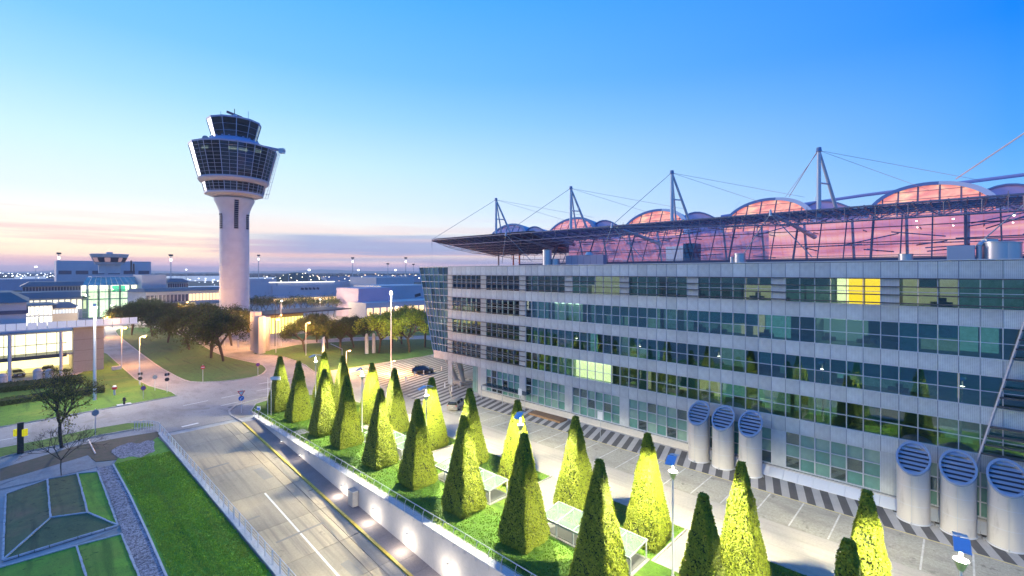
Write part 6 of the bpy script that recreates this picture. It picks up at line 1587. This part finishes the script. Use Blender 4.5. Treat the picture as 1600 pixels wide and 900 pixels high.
# ---------------------------------------------------------------- road signs
M_RED = mat('sign red', (.55,.03,.03), .45); M_SW = mat('sign white', (.78,.78,.76), .45); M_BLUE = mat('sign blue', (.03,.16,.55), .45)
M_GREY = mat('sign back grey', (.38,.39,.40), .5)
def disc(x, y, z, r, m, ang, off, n=20, th=.02):
    d = Vector((math.cos(ang), math.sin(ang), 0)); p = Vector((x,y,z))+d*off; return MB().cyl(p, p+d*th, r, n=n)
def sign(px, py, ptop, kind, label):
    x, y = gp(px, py); Z = x*SN+y*CS; zt = zat(ptop, Z); a = math.atan2(-y, -x); e = empty('road_sign', (x,y,0), 0, label, 'road sign')
    MB().cyl((x,y,0),(x,y,zt+(.2 if kind != 'yield' else 0)),.04,n=8).build('post', M_STEELP, e)
    r = .36; z = zt-r
    if kind == 'noentry':
        disc(x,y,z,r,M_RED,a,.05).build('disc', M_RED, e); MB().obox((x+.09*math.cos(a),y+.09*math.sin(a),z),(.02,.5,.13),(0,0,a)).build('bar', M_SW, e)
    elif kind == 'nostop':
        disc(x,y,z,r,M_RED,a,.05).build('rim', M_RED, e); disc(x,y,z,r*.78,M_BLUE,a,.075).build('disc', M_BLUE, e)
        for s in (-1,1): MB().obox((x+.11*math.cos(a),y+.11*math.sin(a),z),(.015,.52,.07),(R(45*s),0,a)).build('bar', M_RED, e)
    elif kind == 'yield':
        dz = zt-.1
        t = Vector((-math.sin(a), math.cos(a), 0)); n_ = Vector((math.cos(a), math.sin(a), 0)); c_ = Vector((x,y,0))
        def tri(s, o, m, nm):
            P = [c_+t*(-.52*s)+Vector((0,0,dz-.45+.47*s*.62)), c_+t*(.52*s)+Vector((0,0,dz-.45+.47*s*.62)), c_+Vector((0,0,dz-.45-.9*s*.62))]
            MB().add([p+n_*o for p in P]+[p+n_*(o+.02) for p in P], [(0,1,2),(5,4,3),(0,3,4,1),(1,4,5,2),(2,5,3,0)]).build(nm, m, e)
        tri(1, .05, M_RED, 'red_triangle'); tri(.64, .075, M_SW, 'white_triangle')
        zb = dz-1.3; disc(x,y,zb,.38,M_BLUE,a,.05).build('blue_disc', M_BLUE, e)
        mb = MB(); f = lambda u, v: tuple(c_+t*u+n_*.08+Vector((0,0,zb+v)))
        mb.add([f(-.13,-.24),f(-.04,-.24),f(-.04,.0),f(-.13,.04)], [(0,1,2,3)]).add([f(-.13,.04),f(-.04,0),f(.06,.07),f(.06,.15)], [(0,1,2,3)]).add([f(.05,.22),f(.05,0),f(.23,.11)], [(0,1,2)])
        mb.build('arrow', M_SW, e)
    elif kind == 'back':
        disc(x,y,z,r,M_GREY,a,.05).build('disc', M_GREY, e)
    elif kind == 'double':
        mb = MB().box(x-.36,x+.36,y-.03,y-.0,z-.1,z+.35); mb.build('panel', M_DARK, e); disc(x,y,z-.75,.34,M_DARK,a,.04).build('disc', M_DARK, e)
    return e
sign(317, 597, 571, 'noentry', 'red no entry sign with a white bar before the forked tree')
sign(403, 587, 567, 'nostop', 'no stopping sign on the tip of the tower lawn')
sign(224, 624, 603, 'nostop', 'round no stopping sign on the left lawn by the kerb')
sign(377, 645, 608, 'yield', 'give way triangle above a round blue arrow sign at the ramp mouth')
sign(261, 614, 583, 'double', 'dark backed double sign beside the branch road mouth')
sign(242, 611, 586, 'back', 'pale back of a round sign at the branch road edge')
sign(149, 682, 641, 'back', 'thin grey post with a small round sign on the verge')
sign(219, 603, 582, 'double', 'small dark plates clamped beside the nearest amber lamp')
sign(722, 596, 575, 'nostop', 'round blue sign behind the lit hedges on the plaza')
# info panel (tall white board on frame) near the hedge lawn
e = empty('advert_board', (0,0,0), 0, 'tall white slanted board on a steel frame behind the clipped hedges', 'board')
x, y = gp(505, 600); OFF[e.name] = (x,y,0); e.location = (x,y,0)
Z = x*SN+y*CS; zt = zat(527, Z); a = R(-35)
MB().obox((x,y,(zt+zat(556,Z))/2),(.12,2.0,zt-zat(556,Z)),(0,0,a)).build('panel', M_SW, e)
for q in range(4): MB().obox((x-.08*math.cos(a),y-.08*math.sin(a),zt-.6-q*.75),(.02,1.7-.2*(q % 2),.32),(0,0,a)).build('print_block', mat('board print', (.42,.46,.52), .6), e)
for s in (-.9,.9): MB().cyl((x-s*math.sin(a),y+s*math.cos(a),0),(x-s*math.sin(a),y+s*math.cos(a),zt),.06,n=6).build('leg', M_STEELP, e)
MB().path([(x+.9,y-1.2,zt-1.2),(x+3.0,y-1.6,zt-2.4),(x+3.0,y-1.6,0)],.05,6).build('brace', M_STEELP, e)
# white frame portal left of the first hedge
for px, py, l in ((421,650,'thin white sign frame left of the first clipped hedge'),):
    x, y = gp(px, py); Z = x*SN+y*CS; zt = zat(590, Z); e = empty('sign_frame', (x,y,0), 0, l, 'sign frame')
    for dx in (-.25,.25): MB().cyl((x+dx*CS,y-dx*SN,0),(x+dx*CS,y-dx*SN,zt),.035,n=6).build('post', M_POLEW, e)
    MB().obox((x+.9*CS,y-.9*SN,zt-.1),(1.5,.06,.5),(0,0,-TH)).build('panel', M_SW, e)
# small sign on the railing head
x, y = 23.6, 73.6; e = empty('railing_sign', (x,y,.2), 0, 'small blue and white sign plate at the top end of the steel railing', 'sign')
MB().cyl((x,y,.2),(x,y,1.9),.05,n=8).build('post', M_DARK, e); MB().obox((x-.05,y-.05,1.7),(.5,.05,.6),(0,0,-TH)).build('plate', M_SW, e); MB().obox((x-.08,y-.1,1.62),(.4,.03,.3),(0,0,-TH)).build('blue_field', M_BLUE, e)
# small red-white markers and valves on the left lawn
for px, py, l in ((179,618,'squat red and white marker post on the left lawn'),):
    x, y = gp(px, py); e = empty('marker_post', (x,y,.1), 0, l, 'marker post'); MB().cyl((x,y,.1),(x,y,1.1),.16,n=10).build('post', M_SW, e); MB().cyl((x,y,1.1),(x,y,1.5),.36,n=12).build('red_cap', M_RED, e); MB().cyl((x,y,1.5),(x,y,1.75),.3,.2,n=12).build('white_cap', M_SW, e)
x, y = gp(194, 633); e = empty('hydrant', (x,y,.1), 0, 'dark hydrant on a pale slab at the lawn edge', 'hydrant'); MB().box(x-.9,x+.9,y-.6,y+.6,.1,.16).build('base_slab', M_SLAB, e); MB().cyl((x,y,.16),(x,y,.95),.14,n=10).build('body', M_DARK, e, smooth=True); MB().lathe([(.2,.95),(.22,1.1),(.12,1.25),(.04,1.3)],x,y,10).build('cap', M_DARK, e, smooth=True); MB().cyl((x-.3,y,.75),(x+.3,y,.75),.07,n=8).build('outlets', M_DARK, e)
x, y = gp(182, 578); tag(MB().box(x-.8,x+.8,y-.5,y+.5,.1,.7).box(x-.7,x+.7,y-.4,y+.4,.7,.8).build('concrete_block', M_SLAB, at=(x,y,.1)), 'pale concrete block on the lawn beside the branch road', 'block')
# yellow-topped dark post at left
x, y = gp(32, 708); Z = x*SN+y*CS; zt = zat(660, Z)
e = empty('ad_pillar', (x,y,0), 0, 'dark square pillar with glowing yellow side panels at the far left verge', 'pillar'); MB().box(x-.28,x+.28,y-.28,y+.28,0,zt).build('pillar_body', mat('pillar brown', (.04,.035,.03), .5), e, bevel=.03)
M_YG = mat('yellow lit panel', (.7,.6,0), .5, emit=(1,.85,.02), es=.35)
for s in (-1,1): MB().obox((x+s*.52*CS,y-s*.52*SN,zt-1.2),(.3,.4,.8),(0,0,-TH)).build('yellow_panel', M_YG, e)
# bollards near the dark car and along the plaza
bo = empty('bollard', (0,0,0), 0, 'x', 'bollard', local=True)
MB().cyl((0,0,0),(0,0,.9),.11,n=12).build('post', M_SW, bo, smooth=True); MB().lathe([(.11,.9),(.09,.97),(.03,1.0)],0,0,12).build('cap', M_STEEL, bo, smooth=True)
bl_ = [(648,588,'white bollard at the left rear of the black car'),(662,586,'white bollard beside the middle of the black car'),(677,583,'white bollard before the nose of the black car'),(690,579,'white bollard farthest right of the black car'),(634,596,'white bollard left of the black car on the stripes'),(706,612,'white bollard between the raking columns and the silver car'),(695,606,'white bollard at the foot of the raking columns'),(719,604,'white bollard right of the raking columns')]
for i, (px, py, l) in enumerate(bl_): x, y = gp(px, py); place(bo, i > 0, (x, y, .01), 0, l, 'white bollards on the striped plaza')
# big pale bollard drums by the parking level and two drums under the trees
dr = empty('concrete_drum', (0,0,0), 0, 'x', 'concrete drum', local=True)
MB().cyl((0,0,0),(0,0,1.5),.75,n=20).build('drum', M_SLAB, dr, smooth=True); MB().lathe([(.8,1.5),(.8,1.62),(.5,1.9),(.1,2.0)],0,0,20).build('cap', M_GREY, dr, smooth=True)
for i, (px, py, s, l) in enumerate(((4,606,1,'pale capped drum at the very left before the parking level'),(59,597,1,'pale capped drum in the middle before the parking level'),(77,595,.9,'pale capped drum right of the middle one before the parking level'),(573,553,1.5,'left pale drum column under the yellow green trees'),(584,552,1.5,'right pale drum column under the yellow green trees'))):
    x, y = gp(px, py); o = place(dr, i > 0, (x,y,0), 0, l, 'pale concrete drums'); o.scale = (s*.9,s*.9,s*1.35) if i < 3 else (.62,.62,2.7)
# notice posts before the front
for px, py, pt, l in ((938,690,643,'white notice board on a thin post before the long front, right one'),(813,650,607,'white notice board on a thin post before the long front, left one'),(745,625,567,'thin tall post at the corner pier')):
    x, y = gp(px, py); Z = x*SN+y*CS; zt = zat(pt, Z); e = empty('notice_post', (x,y,0), 0, l, 'notice post'); MB().cyl((x,y,0),(x,y,zt),.035,n=6).build('post', M_STEEL, e)
    if px > 800: MB().obox((x-.05,y,zt-.5),(.05,.75,1.0),(0,0,0)).build('board', M_SW, e)
# ticket barriers and glass porch by the corner
e = empty('glass_porch', (53.5, 52, 0), 0, 'low frameless glass porch roof beside the far end of the front', 'porch')
for q in range(5): MB().add([(53.4,48.5+q*2.0,2.35),(55.0,48.5+q*2.0,2.5),(55.0,50.4+q*2.0,2.5),(53.4,50.4+q*2.0,2.35),(53.4,48.5+q*2.0,2.38),(55.0,48.5+q*2.0,2.53),(55.0,50.4+q*2.0,2.53),(53.4,50.4+q*2.0,2.38)], [(3,2,1,0),(4,5,6,7),(0,1,5,4),(1,2,6,5),(2,3,7,6),(3,0,4,7)]).build('glass_pane', M_HGL, e)
for y in (48.5,53.4,58.4): MB().cyl((53.5,y,0),(53.5,y,2.35),.05,n=8).build('post', M_STEEL, e)
MB().box(53.35,53.42,48.4,58.5,2.3,2.42).build('edge_beam', M_STEEL, e)
for q in range(1): MB().box(52.6,54.4,41,47,.02,.28).build('brown_mat', mat('brown bed', (.22,.13,.07), .8, var=.2), e)
e = empty('corner_railing', (51, 62, 0), 0, 'steel guard railing around the steps by the raking columns', 'railing')
P = [(49.5,61.5),(53,66.5),(57.2,67),(60,64)]
for a, b in zip(P, P[1:]):
    for zz in (.55,1.05): MB().cyl((*a,zz),(*b,zz),.035,n=6).build('rail', M_STEEL, e)
    for q in range(4): MB().cyl((a[0]+(b[0]-a[0])*q/4,a[1]+(b[1]-a[1])*q/4,0),(a[0]+(b[0]-a[0])*q/4,a[1]+(b[1]-a[1])*q/4,1.05),.035,n=6).build('post', M_STEEL, e)
# ---------------------------------------------------------------- cars
M_TYRE = mat('tyre', (.02,.02,.02), .8); M_CGL = mat('car glass', (.015,.02,.025), .05, spec=.9); M_RIM = mat('wheel rim', (.5,.5,.52), .3, .8)
def car(name, paint, label, prof, L=4.6, W=1.84):
    """profile = list of (x, z_low-shoulder, roof?) along the length; body and glasshouse lofted from sections"""
    e = empty(name, (0,0,0), 0, label, 'car', local=True)
    body, roof = prof
    mb = MB(); vs = []; ks = len(body)
    for (x, z, wf_) in body:
        w = W/2*wf_
        vs += [(x,-w*.94,.24),(x,-w,.45),(x,-w*.985,z-.12),(x,-w*.90,z),(x,w*.90,z),(x,w*.985,z-.12),(x,w,.45),(x,w*.94,.24)]
    fs = [(8*i+j, 8*i+(j+1)%8, 8*i+8+(j+1)%8, 8*i+8+j) for i in range(ks-1) for j in range(8)]+[tuple(range(8))[::-1], tuple(8*(ks-1)+j for j in range(8))]
    mb.add(vs, fs); mb.build('body', paint, e, smooth=True)
    # glasshouse
    mb = MB(); vs = []
    for (x, z, wf_) in roof:
        zb = min(1.02, z-.02) if z > 1.0 else z-.05; w = W/2*.88; wt = W/2*wf_
        vs += [(x,-w,.93),(x,-wt,z),(x,wt,z),(x,w,.93)]
    kr = len(roof); fs = [(4*i+j,4*i+(j+1)%4,4*i+4+(j+1)%4,4*i+4+j) for i in range(kr-1) for j in range(4)]+[(3,2,1,0),tuple(4*(kr-1)+j for j in range(4))]
    mb.add(vs, fs); mb.build('glasshouse', M_CGL, e, smooth=True)
    hi = [r_ for r_ in roof if r_[1] > 1.35*roof[len(roof)//2][1]/1.45]
    mb = MB(); vs = []
    for (x, z, wf_) in hi: wt = W/2*wf_; vs += [(x,-wt-.02,z-.02),(x,-wt*.9,z+.03),(x,wt*.9,z+.03),(x,wt+.02,z-.02)]
    mb.add(vs, [(4*i+j,4*i+(j+1)%4,4*i+4+(j+1)%4,4*i+4+j) for i in range(len(hi)-1) for j in range(4)]+[(3,2,1,0),tuple(4*(len(hi)-1)+j for j in range(4))]); mb.build('roof', paint, e, smooth=True)
    for x in (hi[0][0]-.05, (hi[0][0]+hi[-1][0])/2+.1, hi[-1][0]+.05):
        for s in (-1,1): MB().obox((x,s*W/2*.84,1.17),(.07,.04,.52),(R(14*s),0,0)).build('pillar', paint, e)
    for x in (-L*.30, L*.30):
        for s in (-1,1):
            w = MB().cyl((x,s*(W/2-.2),.33),(x,s*(W/2+.015),.33),.335,n=20).build('wheel', M_TYRE, e, smooth=True)
            MB().cyl((x,s*(W/2-.0),.33),(x,s*(W/2+.025),.33),.21,n=12).build('rim', M_RIM, w)
    for s in (-1,1):
        MB().obox((L/2-.1,s*W*.36,.68),(.16,.36,.14)).build('headlight', mat('headlight', (.7,.7,.7), .1), e, bevel=.02)
        MB().obox((-L/2+.07,s*W*.38,.82),(.1,.26,.2)).build('tail_light', mat('tail light', (.4,.01,.01), .2), e, bevel=.02)
        MB().obox((.72,s*(W/2+.08),.98),(.14,.18,.12)).build('mirror', paint, e, bevel=.03)
    MB().obox((-L/2+.01,0,.6),(.02,.5,.12)).build('number_plate', M_SW, e)
    MB().obox((L/2-.0,0,.5),(.02,.5,.12)).build('number_plate', M_SW, e)
    return e
P1 = ([(-2.3,.72,.86),(-2.22,.92,.95),(-1.6,.98,1),(0,1.0,1),(1.2,.98,1),(1.7,.94,.98),(2.15,.82,.93),(2.3,.62,.84)], [(-2.05,1.0,.8),(-1.7,1.42,.68),(-.9,1.55,.70),(.1,1.56,.70),(.55,1.46,.70),(1.3,1.0,.8)])
P2 = ([(-2.3,.75,.88),(-2.25,.95,.96),(-1.6,.98,1),(0,.98,1),(1.0,.95,1),(1.7,.9,.98),(2.15,.78,.93),(2.3,.6,.84)], [(-2.2,1.0,.82),(-1.95,1.4,.7),(-1.0,1.48,.7),(.1,1.47,.7),(.45,1.4,.7),(1.2,.97,.8)])
c1 = car('car', mat('black car paint', (.012,.013,.016), .18, spec=.8), 'black car with a hatch back standing on the striped plaza by white bollards', P1)
x, y = gp(661, 583); c1.location = (x,y,.02); c1.rotation_euler = (0,0,R(-38))
c2_ = car('car', mat('silver car paint', (.40,.38,.34), .25, .4), 'silver grey estate car parked at the far end of the bays, seen from behind', P2)
c2_.location = (47.6,57.6,.02); c2_.rotation_euler = (0,0,R(28))
c3 = car('car', mat('dark blue car paint', (.03,.035,.05), .2, spec=.8), 'dark car parked in the lit parking level at the left edge', P2)
c3.location = (-1.2,139.5,.14); c3.rotation_euler = (0,0,R(-75))
c4 = car('car', mat('grey green car paint', (.07,.08,.08), .2, spec=.8), 'dark car half hidden by shrubs in the lit parking level', P1)
c4.location = (3.4,139.6,.14); c4.rotation_euler = (0,0,R(-100))
# shrub before the parking level
for i, (px, py, s, l) in enumerate(((84,597,.42,'bare twiggy shrub before the parking level, left one'),(103,596,.4,'bare twiggy shrub before the parking level, right one'))):
    x, y = gp(px, py); put(TM[i], x, y, i, s, l, 'shrubs before the parking level')
# bare tree over the patio
BT = tree('bare_tree', 5.2, 3.6, 0, 200, .05, M_LFM, 97, spread=.7, levels=4, trunk_r=.035, fork=.2, lump=.1)
x, y = gp(96, 745); BT.location = (x,y,0); BT['label'] = 'leafless sapling spreading thin twigs over the patio'
# manholes
for px, py, l in ((361,636,'round manhole cover on the main road near the ramp mouth'),(352,752,'')):
    if l: x, y = gp(px, py); tag(MB().cyl((x,y,.0),(x,y,.012),.45,n=24).build('manhole_cover', mat('iron cover', (.10,.095,.09), .6), at=(x,y,0)), l, 'manhole cover')
tag(MB().box(24.9,26.3,62.6,64.6,.1,.13).build('lawn_hatch', mat('lawn hatch', (.16,.17,.20), .6, var=.2), at=(25.6,63.6,.1)), 'flat grey hatch in the lawn between the second and third hedges of the ramp-side row', 'hatch')
# ---------------------------------------------------------------- evening haze
hm = bpy.data.materials.new('haze air'); hm.use_nodes = True; t = hm.node_tree; t.nodes.clear()
o_ = t.nodes.new('ShaderNodeOutputMaterial'); pvn = t.nodes.new('ShaderNodeVolumePrincipled'); pvn.inputs['Color'].default_value = (.90,.94,1,1); pvn.inputs['Density'].default_value = .00022; pvn.inputs['Anisotropy'].default_value = .2
t.links.new(pvn.outputs[0], o_.inputs['Volume'])
hb = MB().box(-4400, 8800, -2990, 8800, -8, 96); tag(hb.build('haze', hm), 'thin blue evening haze over the plain', None, kind='stuff')
